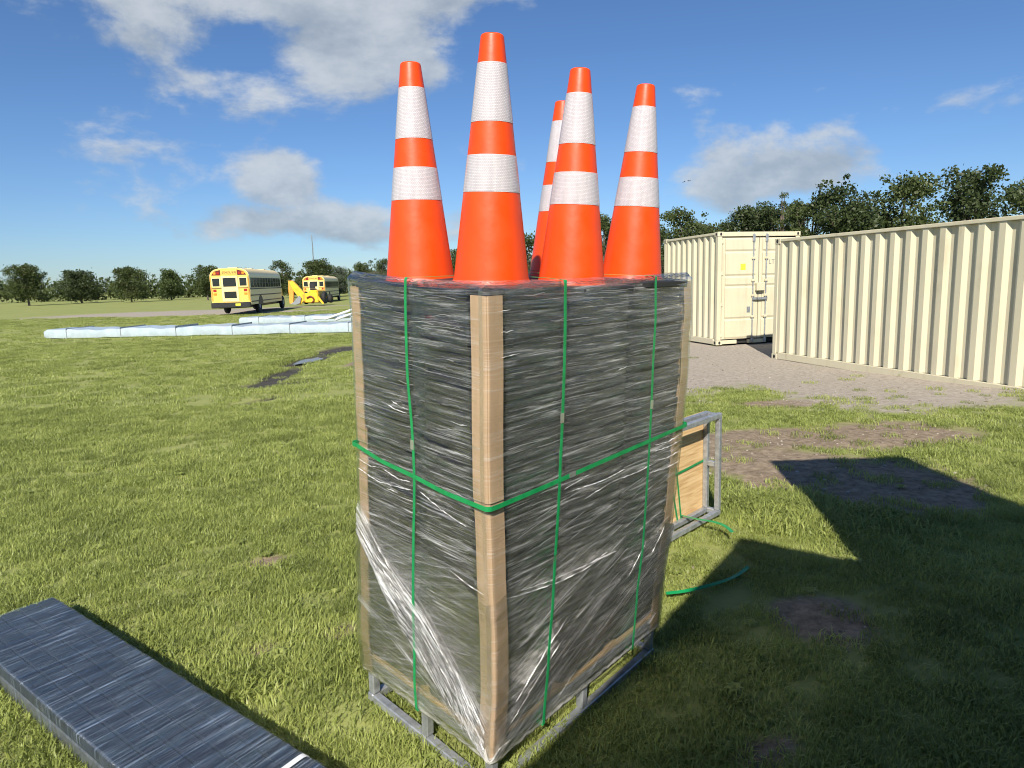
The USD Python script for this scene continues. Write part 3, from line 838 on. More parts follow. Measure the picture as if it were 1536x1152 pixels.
film_mat = film_material('stretch_film', .85, .010, .505, .68, ease=True)
plain_film = film_material('loose_film', .6, .02, .50, .72)
fold_mat = film_material('bunched_film', 1.0, .03, .47, .62, col=(.88, .89, .90), rough=.25)
rope_mat = film_material('film_rope', .8, .12, .40, .64, col=(.80, .79, .75), rough=.28)
film = thing('stretch_film', 'clear stretch film wrapped tightly round the whole stack of cones', 'stretch film', pose_at(0, 0, -PH))
sheet_prim = part(film, 'film_sheet', shift(trimesh.Trimesh(film_v, film_f, process=False), 0, 0, -PH), film_mat, smooth=True, uv=film_uv)


def set_ease(prim, fid, fr, rows_n, lens=(PL, PW, PL, PW)):
    e = np.array([0.0 if k < 0 else np.clip((min(q, 1 - q) * lens[k] - .045) / .012, 0, 1) for k, q in zip(fid, fr)])
    UsdGeom.PrimvarsAPI(prim).CreatePrimvar('ease', Sdf.ValueTypeNames.FloatArray, 'vertex').Set(Vt.FloatArray.FromNumpy(np.tile(e, rows_n).astype(np.float32)))


set_ease(sheet_prim, FID, FFR, len(zrows))


def fold_sheet(face, lineA, lineB, n=14, m=60, out=.019, amp=.008, seed=0, name='film_fold', mat=None):
    """A bunched band of film between two traced edges on a face, gathered in ridges along its length."""
    A, B = resample(lineA, .01), resample(lineB, .01)
    A = np.stack([np.interp(np.linspace(0, 1, m), np.linspace(0, 1, len(A)), A[:, k]) for k in (0, 1)], 1)
    B = np.stack([np.interp(np.linspace(0, 1, m), np.linspace(0, 1, len(B)), B[:, k]) for k in (0, 1)], 1)
    r = np.random.default_rng(seed)
    V, UV = [], []
    ph = r.uniform(0, 1, (n, 1)) * 0
    for i in range(m):
        for j in range(n):
            w = j / (n - 1)
            f, zz = A[i] * (1 - w) + B[i] * w
            h = (math.sin(j * 2.4 + .9 * math.sin(i * .13)) * .5 + .5) * amp + r.uniform(0, amp * .25)
            edge = min(1, 5 * min(w, 1 - w))
            p, _n = face_point(face, f, zz, out + h * edge - .004 * (1 - edge))
            V.append(p)
            ln = np.linalg.norm(A[i] - A[0]) * .8
            UV.append((ln, w * np.linalg.norm((A[i] - B[i]) * [.7, 1])))
    return part(film, name, shift(trimesh.Trimesh(np.array(V), grid_faces(m, n), process=False), 0, 0, -PH), mat or fold_mat, smooth=True, uv=np.array(UV))


fold_sheet('L', [(1.0, -.80), (.81, -.915), (.665, -.984), (.459, -1.065), (.223, -1.20), (.02, -1.34)], [(1.0, -.95), (.866, -1.045), (.724, -1.16), (.54, -1.275), (.311, -1.39), (.02, -1.49)], n=34, m=80, seed=1)
fold_sheet('L', [(1.0, -1.17), (.78, -1.225), (.56, -1.29), (.36, -1.345)], [(1.0, -1.20), (.78, -1.262), (.56, -1.325), (.36, -1.372)], n=9, m=50, amp=.002, out=.017, seed=2)
fold_sheet('R', [(0.0, -1.36), (.25, -1.21), (.5, -1.10), (.8, -1.02), (1, -.97)], [(0.0, -1.50), (.25, -1.42), (.5, -1.36), (.8, -1.33), (1, -1.32)], n=30, m=70, amp=.003, out=.018, seed=3, mat=plain_film)

# single gathered strands that catch the sun
strand_rng = np.random.default_rng(12)


def strand(face, pts, r=.0011, out=.0192):
    q = smooth_path(pts, .012, 2)
    P3 = np.array([face_point(face, f, zz, out)[0] for f, zz in q])
    n = len(P3)
    rr = r * np.clip(np.minimum(np.arange(n), np.arange(n)[::-1]) / 3 + .2, 0, 1) * strand_rng.choice([.25, .6, 1.0, 1.5], n)
    m = tube(P3 + strand_rng.normal(0, .0007, P3.shape), rr, 5)
    return part(film, 'film_strand', shift(m, 0, 0, -PH), strand_mat, smooth=True)


strand_mat = M('film_strand_gloss', {'p': ('principled_bsdf', {'base_color': (.80, .81, .82), 'roughness': .22, 'specular_ior_level': .8})})
for s_ in ([('L', [(.66, -.385), (.60, -.395), (.52, -.399)]), ('L', [(.70, -.403), (.62, -.412), (.53, -.412)]), ('L', [(.47, -.412), (.44, -.408)]), ('L', [(.21, -.394), (.15, -.397), (.10, -.392)]),
            ('L', [(.98, -.636), (.88, -.645), (.79, -.639)]), ('L', [(.75, -.636), (.62, -.650), (.52, -.641)]), ('L', [(.98, -.672), (.80, -.69), (.60, -.676), (.52, -.669)]), ('L', [(.72, -.70), (.62, -.70)]),
            ('L', [(.25, -.88), (.13, -.90), (.02, -.905)]), ('L', [(.45, -.66), (.3, -.69), (.12, -.71)]),
            ('R', [(.03, -.925), (.10, -.945), (.30, -.978), (.45, -.985)]), ('R', [(.10, -.93), (.25, -.955), (.44, -.972), (.58, -.984)]), ('R', [(.40, -.985), (.52, -.975), (.60, -.986)]), ('R', [(.44, -.972), (.54, -.968)]),
            ('R', [(.33, -.672), (.5, -.682), (.62, -.672)]), ('R', [(.40, -.72), (.55, -.70), (.68, -.705), (.80, -.70)]), ('R', [(.80, -.625), (.9, -.632), (.98, -.62)]), ('R', [(.79, -.65), (.9, -.655), (.99, -.648)]), ('R', [(.80, -.69), (.9, -.70), (.99, -.69)]),
            ('R', [(.78, -.73), (.9, -.742), (.99, -.735)]), ('R', [(.3, -.655), (.42, -.640)]), ('R', [(.54, -.30), (.60, -.292)]), ('R', [(.03, -.12), (.08, -.117)]), ('R', [(.03, -.19), (.10, -.185)]), ('R', [(.02, -.06), (.07, -.058)]),
            ('R', [(.70, -1.13), (.8, -1.02)]), ('R', [(.85, -1.10), (.93, -1.0)]), ('R', [(.06, -1.38), (.2, -1.27), (.3, -1.21)]), ('R', [(.08, -1.31), (.22, -1.20), (.33, -1.13)]),
            ('L', [(.95, -.90), (.70, -1.06), (.45, -1.19), (.2, -1.33), (.04, -1.42)]), ('L', [(.90, -.885), (.66, -1.03), (.42, -1.13), (.2, -1.27), (.05, -1.37)]), ('L', [(.93, -.96), (.7, -1.11), (.5, -1.235), (.28, -1.355), (.06, -1.46)])]):
    strand(*s_)
# gathered rope of film round the foot and the rim
for zc, rr, oo, nm in ((-PH + .016, .0058, .010, 'foot_roll'), (.012, .0042, .004, 'rim_roll')):
    o, n_, fid_, fr_ = film_outline(min(zc, 0), (60, 40, 60, 40), out=oo)
    sg = np.where(fid_ >= 0, np.sin(np.pi * fr_), 0) * (.006 if zc > -.5 else -.004)
    P3 = np.concatenate([o, (zc - sg)[:, None]], 1)
    P3 = np.vstack([P3, P3[:1]])
    jr = np.random.default_rng(5)
    P3 += np.stack([0 * P3[:, 0], 0 * P3[:, 0], jr.normal(0, .0022, len(P3))], 1)
    part(film, nm, shift(tube(P3, rr * jr.uniform(.7, 1.3, len(P3)), 7, cap=False), 0, 0, -PH), rope_mat if zc < -.5 else plain_film, smooth=True, uv=None)
# bunched tail under the near corner
bt = []
jr = np.random.default_rng(8)
for k in range(7):
    a0, a1 = face_point('L', .02 + .012 * k, -PH + .06, .018)[0], face_point('R', .015 + .008 * k, -PH + .06, .018)[0]
    mid = face_point('L', 0, -PH + .022, .014)[0] + [-.006, -.008, -.006 - .002 * k]
    bt.append(tube(smooth_path([a0, mid + jr.normal(0, .003, 3), a1], .012, 5), np.array([.0022 * jr.uniform(.5, 1.5)]), 6))
part(film, 'bunched_corner', shift(cat_(bt), 0, 0, -PH), rope_mat, smooth=True)

# a second lap of film round the lower third
o2 = np.concatenate([np.linspace(-1.02, -PH + .022, 70), [-PH + .012]])
rows2 = [film_outline(q, (70, 24, 24, 60), out=FO + .005) for q in o2]
F2 = np.stack([r_[0] for r_ in rows2]); N2 = np.stack([r_[1] for r_ in rows2]); U2 = np.r_[0, np.cumsum(np.linalg.norm(np.diff(F2[0], axis=0), axis=1))]
UU2, ZZ2 = np.meshgrid(U2, o2)
ZZ2 = ZZ2 + .16 * np.sin(UU2 * 2.3 + .6) * np.clip((ZZ2 + PH) / .4, 0, 1)
d2 = (meshkit.fbm(np.stack([UU2 * 4, (ZZ2 - .4 * UU2) * 40, 0 * UU2], -1), 3, 15) - .5) * .007
V2 = np.concatenate([F2 + N2 * d2[..., None], ZZ2[..., None]], -1)
lap_mat = film_material('film_lap', .34, .006, .50, .70, rough=.22, ease=True)
lap_prim = part(film, 'film_lap', shift(trimesh.Trimesh(V2.reshape(-1, 3), grid_faces(len(o2), len(U2), wrap=True), process=False), 0, 0, -PH), lap_mat, smooth=True, uv=np.stack([UU2, ZZ2 - .35 * UU2], -1).reshape(-1, 2))

set_ease(lap_prim, rows2[0][2], rows2[0][3], len(o2))
# hair-fine creases of the film, too many to count
crr = np.random.default_rng(91)
cre = []
for face, nn_, sl in (('L', 120, -.04), ('R', 165, .05)):
    for _ in range(nn_):
        z0 = -crr.uniform(.02, PH - .05); f0 = crr.uniform(.04, .93); ln = crr.uniform(.05, .30) * (1 if face == 'L' else .8)
        k = -sl * (.4 + 2.6 * (z0 / PH) ** 2) * 6 if z0 < -.7 else crr.normal(0, .03)
        if face == 'R':
            k = abs(k) * (1 if z0 < -.7 else .3) * .6
        else:
            k = -abs(k) * .6 if z0 < -.7 else k
        t_ = np.linspace(0, 1, 7); fs = f0 + ln * t_
        zz2_ = z0 + k * ln * t_ * (.7 if face == 'L' else 1.1) + crr.normal(0, .002) * np.sin(t_ * 5)
        ok_ = (fs < .97) & (zz2_ < -.01) & (zz2_ > -PH + .03)
        if ok_.sum() < 3:
            continue
        P3 = np.array([face_point(face, a, b, .0178)[0] for a, b in zip(fs[ok_], zz2_[ok_])])
        cre.append(tube(P3, crr.uniform(.0002, .00055), 4, cap=False))
part(film, 'fine_creases', shift(cat_(cre), 0, 0, -PH), plain('fine_crease_film', (.42, .43, .43), .3, spec=.7), smooth=True, kind='stuff')

# --- green straps
SO = .0215


def strap_loop(face_a, trace, face_b, top_path, label):
    """Upright strap: up one face, over the top between the cones, down the far face and under the deck."""
    pts, nrm = [], []
    tr = smooth_path(trace[::-1], .03, 4)
    for f, zz in tr:
        p, n = face_point(face_a, f, min(zz, -.004), SO); p[2] = zz
        pts.append(p); nrm.append(n)
    for q in resample(top_path, .04):
        pts.append(np.array([q[0], q[1], .016 if len(q) < 3 else q[2]])); nrm.append(np.array([0, 0, 1.0]))
    fb = top_path[-1]
    for zz in np.linspace(-.03, -PH + .016, 24):
        fr = fb[1] / PW if face_b == 'BR' else fb[0] / PL
        p, n = face_point(face_b, fr, zz, SO)
        pts.append(p); nrm.append(n)
    a, e = pts[0].copy(), pts[-1].copy()
    for w in np.linspace(.04, .96, 12):
        q = a + (e - a) * (1 - w); q[2] = -PH + .012
        pts.append(q); nrm.append(np.array([0, 0, -1.0]))
    pts.append(pts[0]); nrm.append(nrm[0])
    t = thing('green_strap', label, 'strap', pose_at(0, 0, -PH), group='green straps round the wrapped load')
    part(t, 'band', shift(ribbon(pts, nrm, .0122, .0011), 0, 0, -PH), strap_green)
    return t


def seal(t, face, f, zz, along='z', out=SO + .0014):
    p, n = face_point(face, f, zz, out)
    e = np.array([0, 0, 1.0]) if along == 'z' else unit(np.cross([0, 0, 1.0], n))
    q = [p - e * .016, p - e * .0145, p + e * .0145, p + e * .016]
    part(t, 'seal', shift(ribbon(q, [n] * 4, [.0150, .0162, .0162, .0150], .0014), 0, 0, -PH), seal_mat)


t1 = strap_loop('L', [(.497, .010), (.515, -.115), (.517, -.283), (.494, -.411), (.486, -.509), (.481, -.614), (.506, -.823), (.525, -1.072), (.517, -1.325), (.51, -1.482)], 'BR', [(-.010, .348), (.2, .348), (.55, .345), (.9, .345), (PL + .012, .345)],
                'upright green strap down the sunlit left side, crossing the white film band')
seal(t1, 'L', .491, -.51)
t2 = strap_loop('R', [(.286, .008), (.283, -.189), (.281, -.401), (.274, -.611), (.258, -.848), (.235, -1.151), (.226, -1.471), (.226, -1.482)], 'BL', [(.312, -.012), (.355, .1), (.36, .3), (.365, .6), (.365, PW + .012)],
                'upright green strap on the right side, nearer the middle corner board')
seal(t2, 'R', .278, -.412)
t3 = strap_loop('R', [(.752, .012), (.748, -.291), (.758, -.547), (.769, -.87), (.776, -1.125), (.782, -1.375), (.782, -1.482)], 'BL', [(.82, -.012), (.765, .06), (.735, .14), (.73, .35), (.73, .6), (.73, PW + .012)],
                'upright green strap on the right side, farther off, below the rightmost cone')
seal(t3, 'R', .756, -.456)
# the level strap half way up
o_, n_, _f, _g = film_outline(-.612, (30, 20, 30, 20), out=SO + .002)
zl = np.full(len(o_), -.612)
fid_, fr_ = film_outline(-.612, (30, 20, 30, 20))[2:]
zl = np.where(fid_ == 0, np.interp(fr_, [0, .18, .5, 1], [-.624, -.619, -.606, -.588]), np.where(fid_ == 3, np.interp(1 - fr_, [0, .24, .48, .76, 1], [-.624, -.626, -.614, -.608, -.586]), np.where(fid_ == -1, np.nan, -.587)))
k_ = np.arange(len(zl)); zl = np.interp(k_, k_[~np.isnan(zl)], zl[~np.isnan(zl)])
lp = np.concatenate([o_, zl[:, None]], 1); ln_ = np.concatenate([n_, 0 * zl[:, None]], 1)
lp, ln_ = np.vstack([lp, lp[:1]]), np.vstack([ln_, ln_[:1]])
t4 = thing('green_strap', 'level green strap running right round the load at half height', 'strap', pose_at(0, 0, -PH), group='green straps round the wrapped load')
part(t4, 'band', shift(ribbon(lp, ln_, .0150, .0011), 0, 0, -PH), strap_green)
seal(t4, 'R', .33, -.6115, along='x', out=SO + .004)
# ------------------------------------------------------------------ containers
def corrugated(length, z0, z1, depth=.056, period=.320, flat=.26):
    """Wall in the xz plane from x=0 to length, ribs along z, outer face at y=0, ribs set back to y=+depth."""
    n = max(1, round(length / period)); p = length / n
    prof = []
    for k in range(n):
        a = k * p
        prof += [(a, 0), (a + p * .30, 0), (a + p * .48, depth), (a + p * .80, depth)]
    prof += [(length, 0)]
    pr = np.array(prof)
    e = .05
    zs = [z0, z1]
    V = np.concatenate([np.stack([pr[:, 0], pr[:, 1], np.full(len(pr), q)], 1) for q in zs])
    f = grid_faces(2, len(pr))
    Vb = V + [0, .006, 0]
    m = trimesh.Trimesh(np.vstack([V, Vb]), np.vstack([f, f[:, ::-1] + len(V)]), process=False)
    return m


def turn(m, deg, origin=(0, 0, 0), move=(0, 0, 0)):
    c, s = math.cos(math.radians(deg)), math.sin(math.radians(deg))
    v = m.vertices - np.array(origin)
    m.vertices = v @ np.array([[c, s, 0], [-s, c, 0], [0, 0, 1]]) + origin + np.array(move)
    return m


def container(label, mat4, Lc, Hc, doors=True):
    W = 2.438
    t = thing('cream_container', label, 'container', mat4, group='cream shipping containers')
    cs = (.162, .178, .118)
    pw = .13
    for xx in (0, 1):
        for yy in (0, 1):
            x0, x1 = (0, pw) if xx == 0 else (W - pw, W)
            y0, y1 = (0, pw) if yy == 0 else (Lc - pw, Lc)
            part(t, 'corner_post', bevel_box(x0 + .004, x1 - .004, y0 + .004, y1 - .004, cs[2] + .001, Hc - cs[2] - .001, .01), cream)
            for zz in (0, 1):
                X0, X1 = (-.004, cs[0]) if xx == 0 else (W - cs[0], W + .004)
                Y0, Y1 = (-.004, cs[1]) if yy == 0 else (Lc - cs[1], Lc + .004)
                Z0, Z1 = (0, cs[2]) if zz == 0 else (Hc - cs[2], Hc)
                cst = part(t, 'corner_casting', bevel_box(X0, X1, Y0, Y1, Z0, Z1, .008), cream)
                hx, hz = (X0 + X1) / 2, (Z0 + Z1) / 2
                hole = Polygon([(hx + .030 * math.cos(a), hz + .042 * math.sin(a)) for a in np.linspace(0, 2 * math.pi, 15)[:-1]])
                part(cst, 'casting_hole', extrude(hole, 'y', Y0 - .003 if yy == 0 else Y1 - .002, Y0 + .002 if yy == 0 else Y1 + .003), gasket)
                hy = (Y0 + Y1) / 2
                hole = Polygon([(hy + .034 * math.cos(a), hz + .042 * math.sin(a)) for a in np.linspace(0, 2 * math.pi, 15)[:-1]])
                part(cst, 'casting_hole', extrude(hole, 'x', X0 - .003 if xx == 0 else X1 - .002, X0 + .002 if xx == 0 else X1 + .003), gasket)
    zb, zt = .16, Hc - .075
    for xx in (0, 1):
        w = corrugated(Lc - 2 * pw, zb, zt)
        w = turn(w, -90 if xx == 0 else 90)
        w.vertices = w.vertices + ([.018, Lc - pw, 0] if xx == 0 else [W - .018, pw, 0])
        part(t, 'side_wall', w, cream)
        x0 = 0 if xx == 0 else W - .06
        part(t, 'top_rail', bevel_box(x0, x0 + .06, cs[1] + .001, Lc - cs[1] - .001, Hc - .072, Hc - .012, .008), cream)
        part(t, 'bottom_rail', bevel_box(x0, x0 + .05, cs[1] + .001, Lc - cs[1] - .001, .012, .158, .008), cream)
    w = turn(corrugated(W - 2 * pw, zb, zt), 180); w.vertices = w.vertices + [W - pw, Lc - .02, 0]
    part(t, 'end_wall', w, cream)
    part(t, 'end_rail', bevel_box(cs[0], W - cs[0], Lc - .06, Lc - .004, .012, .158, .008), cream)
    part(t, 'end_header', bevel_box(cs[0], W - cs[0], Lc - .06, Lc - .004, Hc - .073, Hc - .012, .008), cream)
    part(t, 'roof', box(.062, W - .062, .08, Lc - .08, Hc - .036, Hc - .026), cream)
    part(t, 'floor_pan', box(.06, W - .06, .09, Lc - .09, .125, .15), gasket)
    # door end
    hd = bevel_box(cs[0] + .001, W - cs[0] - .001, .006, .09, Hc - .118, Hc - .004, .008)
    part(t, 'door_header', hd, cream)
    for a, b in ((cs[0] + .001, W * .245), (W * .39, W * .61), (W * .755, W - cs[0] - .001)):
        part(t, 'door_sill', bevel_box(a, b, .004, .10, .02, .118, .006), cream)
    part(t, 'sill_back', box(cs[0], W - cs[0], .11, .13, .02, .12), gasket)
    part(t, 'door_gasket', box(pw, W - pw, .055, .062, .122, Hc - .12), gasket)
    dz0, dz1 = .145, Hc - .150
    hh = dz1 - dz0
    for side in (0, 1):
        x0, x1 = (pw + .012, W / 2 - .012) if side == 0 else (W / 2 + .012, W - pw - .012)
        d = part(t, 'door', bevel_box(x0, x1, .030, .054, dz0, dz1, .004), cream)
        # raised border and five pressed bands
        st = .085
        for q in (bevel_box(x0, x0 + st, .018, .0295, dz0, dz1, .006), bevel_box(x1 - st, x1, .018, .0295, dz0, dz1, .006)):
            part(d, 'door_stile', q, cream)
        cuts = [0, .135, .375, .475, .80, 1.0]
        for k in range(5):
            a, b = dz0 + hh * (1 - cuts[k + 1]), dz0 + hh * (1 - cuts[k])
            q = extrude(Polygon([(.0295, a + .012), (.010, a + .055), (.010, b - .045), (.0295, b - .006)]), 'x', x0 + st + .006, x1 - st - .006)
            part(d, 'pressed_panel', q, cream)
        for k in range(4):
            zc = dz0 + hh * (.04 + .92 * k / 3)
            xx = x0 - .012 if side == 0 else x1 + .012
            part(d, 'hinge', bevel_box(xx - .035, xx + .035, .000, .017, zc - .045, zc + .045, .004), cream)
        xr = x1 - .17 if side == 0 else x0 + .19
        rod = part(d, 'lock_rod', tube([(xr, -.010, .06), (xr, -.010, Hc - .05)], .017, 10), steel, smooth=True)
        for zc, hz in ((Hc - .16, .09), (.10, .05)):
            part(rod, 'rod_cam', bevel_box(xr - .035, xr + .035, -.036, .004, zc - hz, zc + hz, .008), steel)
        for zc in (.22, .43, .58, .80):
            part(rod, 'rod_bracket', bevel_box(xr - .045, xr + .045, -.034, .016, dz0 + hh * zc - .028, dz0 + hh * zc + .028, .006), cream)
        hx = (xr - .02, xr + .34) if side == 1 else (xr - .02, xr + .24)
        hx = (xr - .30, xr + .03) if side == 1 else (xr - .03, xr + .13)
        part(rod, 'lock_handle', bevel_box(hx[0], hx[1], -.055, -.037, dz0 + hh * .385, dz0 + hh * .41, .005), steel_dull)
    part(t, 'lock_box', bevel_box(W / 2 - .11, W / 2 + .12, -.105, .017, dz0 + hh * .475, dz0 + hh * .555, .012), cream)
    xs = W * .305
    part(t, 'yellow_sticker', bevel_box(xs - .075, xs + .075, .004, .0095, dz0 + hh * .685, dz0 + hh * .745, .002), sticker_yellow)
    part(t, 'data_plate', bevel_box(W * .36, W * .40, .004, .0095, dz0 + hh * .26, dz0 + hh * .32, .002), steel_dull)
    tm = meshkit.text_mesh('LT', .11, .003)
    v = tm.vertices; tm.vertices = np.stack([v[:, 0] + W / 2 + .28, .0065 - v[:, 2], v[:, 1] + dz0 + hh * .74], 1)
    part(t, 'lettering', tm, grey_text)
    return t


def place(loc, yaw, tilt=(0, 0)):
    m = np.eye(4)
    m[:3, :3] = (Rotation.from_rotvec([tilt[0], tilt[1], 0]) * Rotation.from_euler('z', yaw)).as_matrix()
    m[:3, 3] = loc
    return m


CON1 = container('cream container with closed double doors, steel lock rods and a yellow sticker', place((5.085, 17.316, -.262), .26, (-.005, .002)), 2.99, 2.9)
CON2 = container('cream container at the frame edge, only its ribbed long side in view', place((7.27, 8.80, -.295), .295), 6.06, 2.59)
container('cream container standing behind the photographer, seen only by its shadow', place((.82, .63, -.01), -2.19), 2.99, 2.59)


# ------------------------------------------------------------------ wrapped load that shades the dirt at the right
load_mat = film_material('dark_wrapped_load', .3, .5, .5, .7, col=(.10, .105, .11), rough=.35)
t = thing('wrapped_load', 'three dark wrapped pallets stacked up beside the yard, seen only by their shadow', 'wrapped load', loc=(1.505, .10, 0), rz=0)
for k in range(3):
    z0 = 1.10 * k
    for q in (0, .55, 1.1):
        part(t, 'pallet_block', bevel_box(q, q + .12, .02, 1.35, z0 + .002, z0 + .10, .005), ply_mat)
    part(t, 'pallet_deck', bevel_box(0, 1.22, .01, 1.38, z0 + .1015, z0 + .13, .004), ply_mat)
    part(t, 'wrapped_goods', bevel_box(.01, 1.21, .02, 1.40, z0 + .132, z0 + 1.099, .03), rubber)

# ------------------------------------------------------------------ empty pallet standing on its edge
a_dir = unit([.70, .72, 0])
end = gpt(1081, 778)
m = np.eye(4)
m[:3, 0], m[:3, 1], m[:3, 2] = -a_dir, [0, 0, 1], unit([-a_dir[1], a_dir[0], 0])
m[:3, 3] = [end[0], end[1], .022] + .139 * m[:3, 2]
PM = m
ep = metal_pallet('empty galvanised pallet standing on its long edge, plywood deck facing the camera', m, L=1.08, W=.69)
t = thing('loose_green_strap', 'green straps still tied round the empty pallet standing on edge', 'strap', m)


def pl(*q):
    return np.array(q, float)


for pts in ([(.30, -.012, -.022), (.36, .35, -.0215), (.48, .705, -.022)], [(.34, -.012, -.0235), (.44, .35, -.023), (.50, .705, -.0235)], [(-.012, .36, -.024), (.3, .345, -.0245), (.8, .33, -.0245), (1.09, .32, -.024)]):
    p = smooth_path(pts, .05, 3)
    part(t, 'band', ribbon(p, np.repeat([[0, 0, -1.0]], len(p), 0), .015, .0012), strap_green)

# cut straps lying in the grass
def ground_strap(px_pts, label, lift=.03, z_extra=None):
    P3 = []
    for k, (px, py) in enumerate(px_pts):
        g = gpt(px, py, 0.0 if z_extra is None else z_extra[k])
        P3.append([g[0], g[1], (float(gz_at(g[0], g[1])) if z_extra is None else z_extra[k]) + lift])
    p = smooth_path(P3, .03, 5)
    nn = np.repeat([[.12, -.25, 1.0]], len(p), 0) + np.stack([.25 * np.sin(np.arange(len(p)) * .35), 0 * p[:, 0], 0 * p[:, 0]], 1)
    return top('cut_green_strap', ribbon(p, nn, (.020), .0014), strap_green, label, 'strap', group='cut green straps lying in the grass')


ground_strap([(999, 901), (1025, 899), (1056, 892), (1088, 883), (1108, 874), (1122, 862)], 'cut green strap curving across the shaded grass beside the wrapped load', lift=.045)
ground_strap([(1008, 786), (1030, 792), (1048, 797), (1072, 800), (1090, 808), (1098, 818)], 'cut green strap trailing from the foot of the empty pallet', lift=.085)

# ------------------------------------------------------------------ wrapped bundle of tubes by the camera
e0, e1 = gpt(352, 1064, .12), gpt(490, 1150, .12)
d = unit(e1 - e0); nrm = np.array([d[1], -d[0], 0])       # to the camera's side
m = np.eye(4); m[:3, 0], m[:3, 1], m[:3, 2] = d, -nrm, [0, 0, 1]; m[:3, 3] = [*(e0 - d * 1.6)[:2], 0]
navy = plain('blue_grey_paint', (.045, .060, .095), .35, vary=.3, scale=5)
t = thing('tube_bundle', 'bundle of square steel tubes wrapped in bluish film in the near corner', 'tube bundle', m)
for k in range(5):
    part(t, 'tube', bevel_box(0, 3.4, -.075 * k - .073, -.075 * k, .062, .119, .006), navy)
    part(t, 'tube', bevel_box(0, 3.4, -.075 * k - .073, -.075 * k, .002, .060, .006), steel)
fm = film_material('bluish_film', .55, .04, .50, .64, col=(.36, .45, .60), rough=.14, ior=1.45)
bx = np.linspace(0, 3.4, 240); prof = [(.004, 0), (.004, .06), (.003, .116), (-.006, .1235)] + [(-.02 - .0125 * q, .1235) for q in range(29)] + [(-.379, .118), (-.381, 0)]
prof = np.array(prof)
BX, K = np.meshgrid(bx, np.arange(len(prof)), indexing='ij')
V = np.stack([BX, prof[K, 0], prof[K, 1]], -1)
V[..., 2] += (meshkit.fbm(np.stack([BX * 28, prof[K, 0] * 4, 0 * BX], -1), 3, 4) - .5) * .009 * (prof[K, 1] > .1)
UVb = np.stack([np.cumsum(np.r_[0, np.linalg.norm(np.diff(prof, axis=0), axis=1)])[K], BX], -1)
part(t, 'film_wrap', trimesh.Trimesh(V.reshape(-1, 3), grid_faces(len(bx), len(prof)), process=False), fm, smooth=True, uv=UVb.reshape(-1, 2))
xb = 1.6 + np.linalg.norm(gpt(462, 1131, .12)[:2] - e0[:2])
pth = [(xb, .006, .0), (xb, .0065, .10), (xb, -.004, .1275), (xb + .005, -.16, .1275), (xb, -.375, .1275), (xb, -.383, .11), (xb, -.384, .0)]
part(t, 'white_band', ribbon(smooth_path(pth, .012, 2), np.array([[0, .4, 1.0]] * len(smooth_path(pth, .012, 2))), .020, .002), white_pipe)

# ------------------------------------------------------------------ white wrapped bundles on the lawn
def long_bundle(name, label, p0, p1, wide, high, ext0=0, mat=white_plastic, lift=.0, group='white wrapped bundles on the lawn'):
    a, b = np.array([*p0, 0.0]), np.array([*p1, 0.0])
    d = unit(b - a); a = a - d * ext0
    Lb = np.linalg.norm(b - a)
    mm = np.eye(4); mm[:3, 0], mm[:3, 1], mm[:3, 2] = d, [-d[1], d[0], 0], [0, 0, 1]
    mm[:3, 3] = [a[0], a[1], float(ground_z(a[0], a[1])) + lift]
    t = thing(name, label, 'bundle', mm, group=group)
    xs = np.linspace(0, Lb, 90); n = 20
    th = np.linspace(0, 2 * math.pi, n + 1)[:-1]
    r = np.random.default_rng(int(wide * 1000))
    V = []
    for x_ in xs:
        k = 1 + .06 * math.sin(x_ * 2.1) + .03 * math.sin(x_ * 7.3)
        e = .05 if x_ in (xs[0], xs[-1]) else 0
        sup = lambda c: np.sign(c) * np.abs(c) ** .2
        V.append(np.stack([np.full(n, x_), wide / 2 + (wide / 2 - e) * sup(np.cos(th)), high / 2 * k + (high / 2 - e) * k * sup(np.sin(th))], 1))
    V = np.concatenate(V)
    V += np.stack([0 * V[:, 0], 0 * V[:, 0], (meshkit.fbm(V * [2.2, 9, 9], 3, 2) - .5) * .07], 1)
    f = grid_faces(len(xs), n, wrap=True)
    caps = [[0, j + 1, j] for j in range(1, n - 1)] + [[(len(xs) - 1) * n, (len(xs) - 1) * n + j, (len(xs) - 1) * n + j + 1] for j in range(1, n - 1)]
    mesh = trimesh.Trimesh(V, np.vstack([f, caps]), process=False); mesh.fix_normals()
    part(t, 'wrapping', mesh, mat, smooth=40)
    for x_ in np.arange(1.0, Lb - .3, 2.3):
        part(t, 'tie', bevel_box(x_, x_ + .03, -.012, wide + .012, -.01, high * 1.09 + .02, .01), steel_dull)
    for x_ in np.arange(.5, Lb - .3, 1.9):
        part(t, 'timber_block', bevel_box(x_, x_ + .1, .05, wide - .05, -lift - .03, .0, .01), ply_mat)
    return t


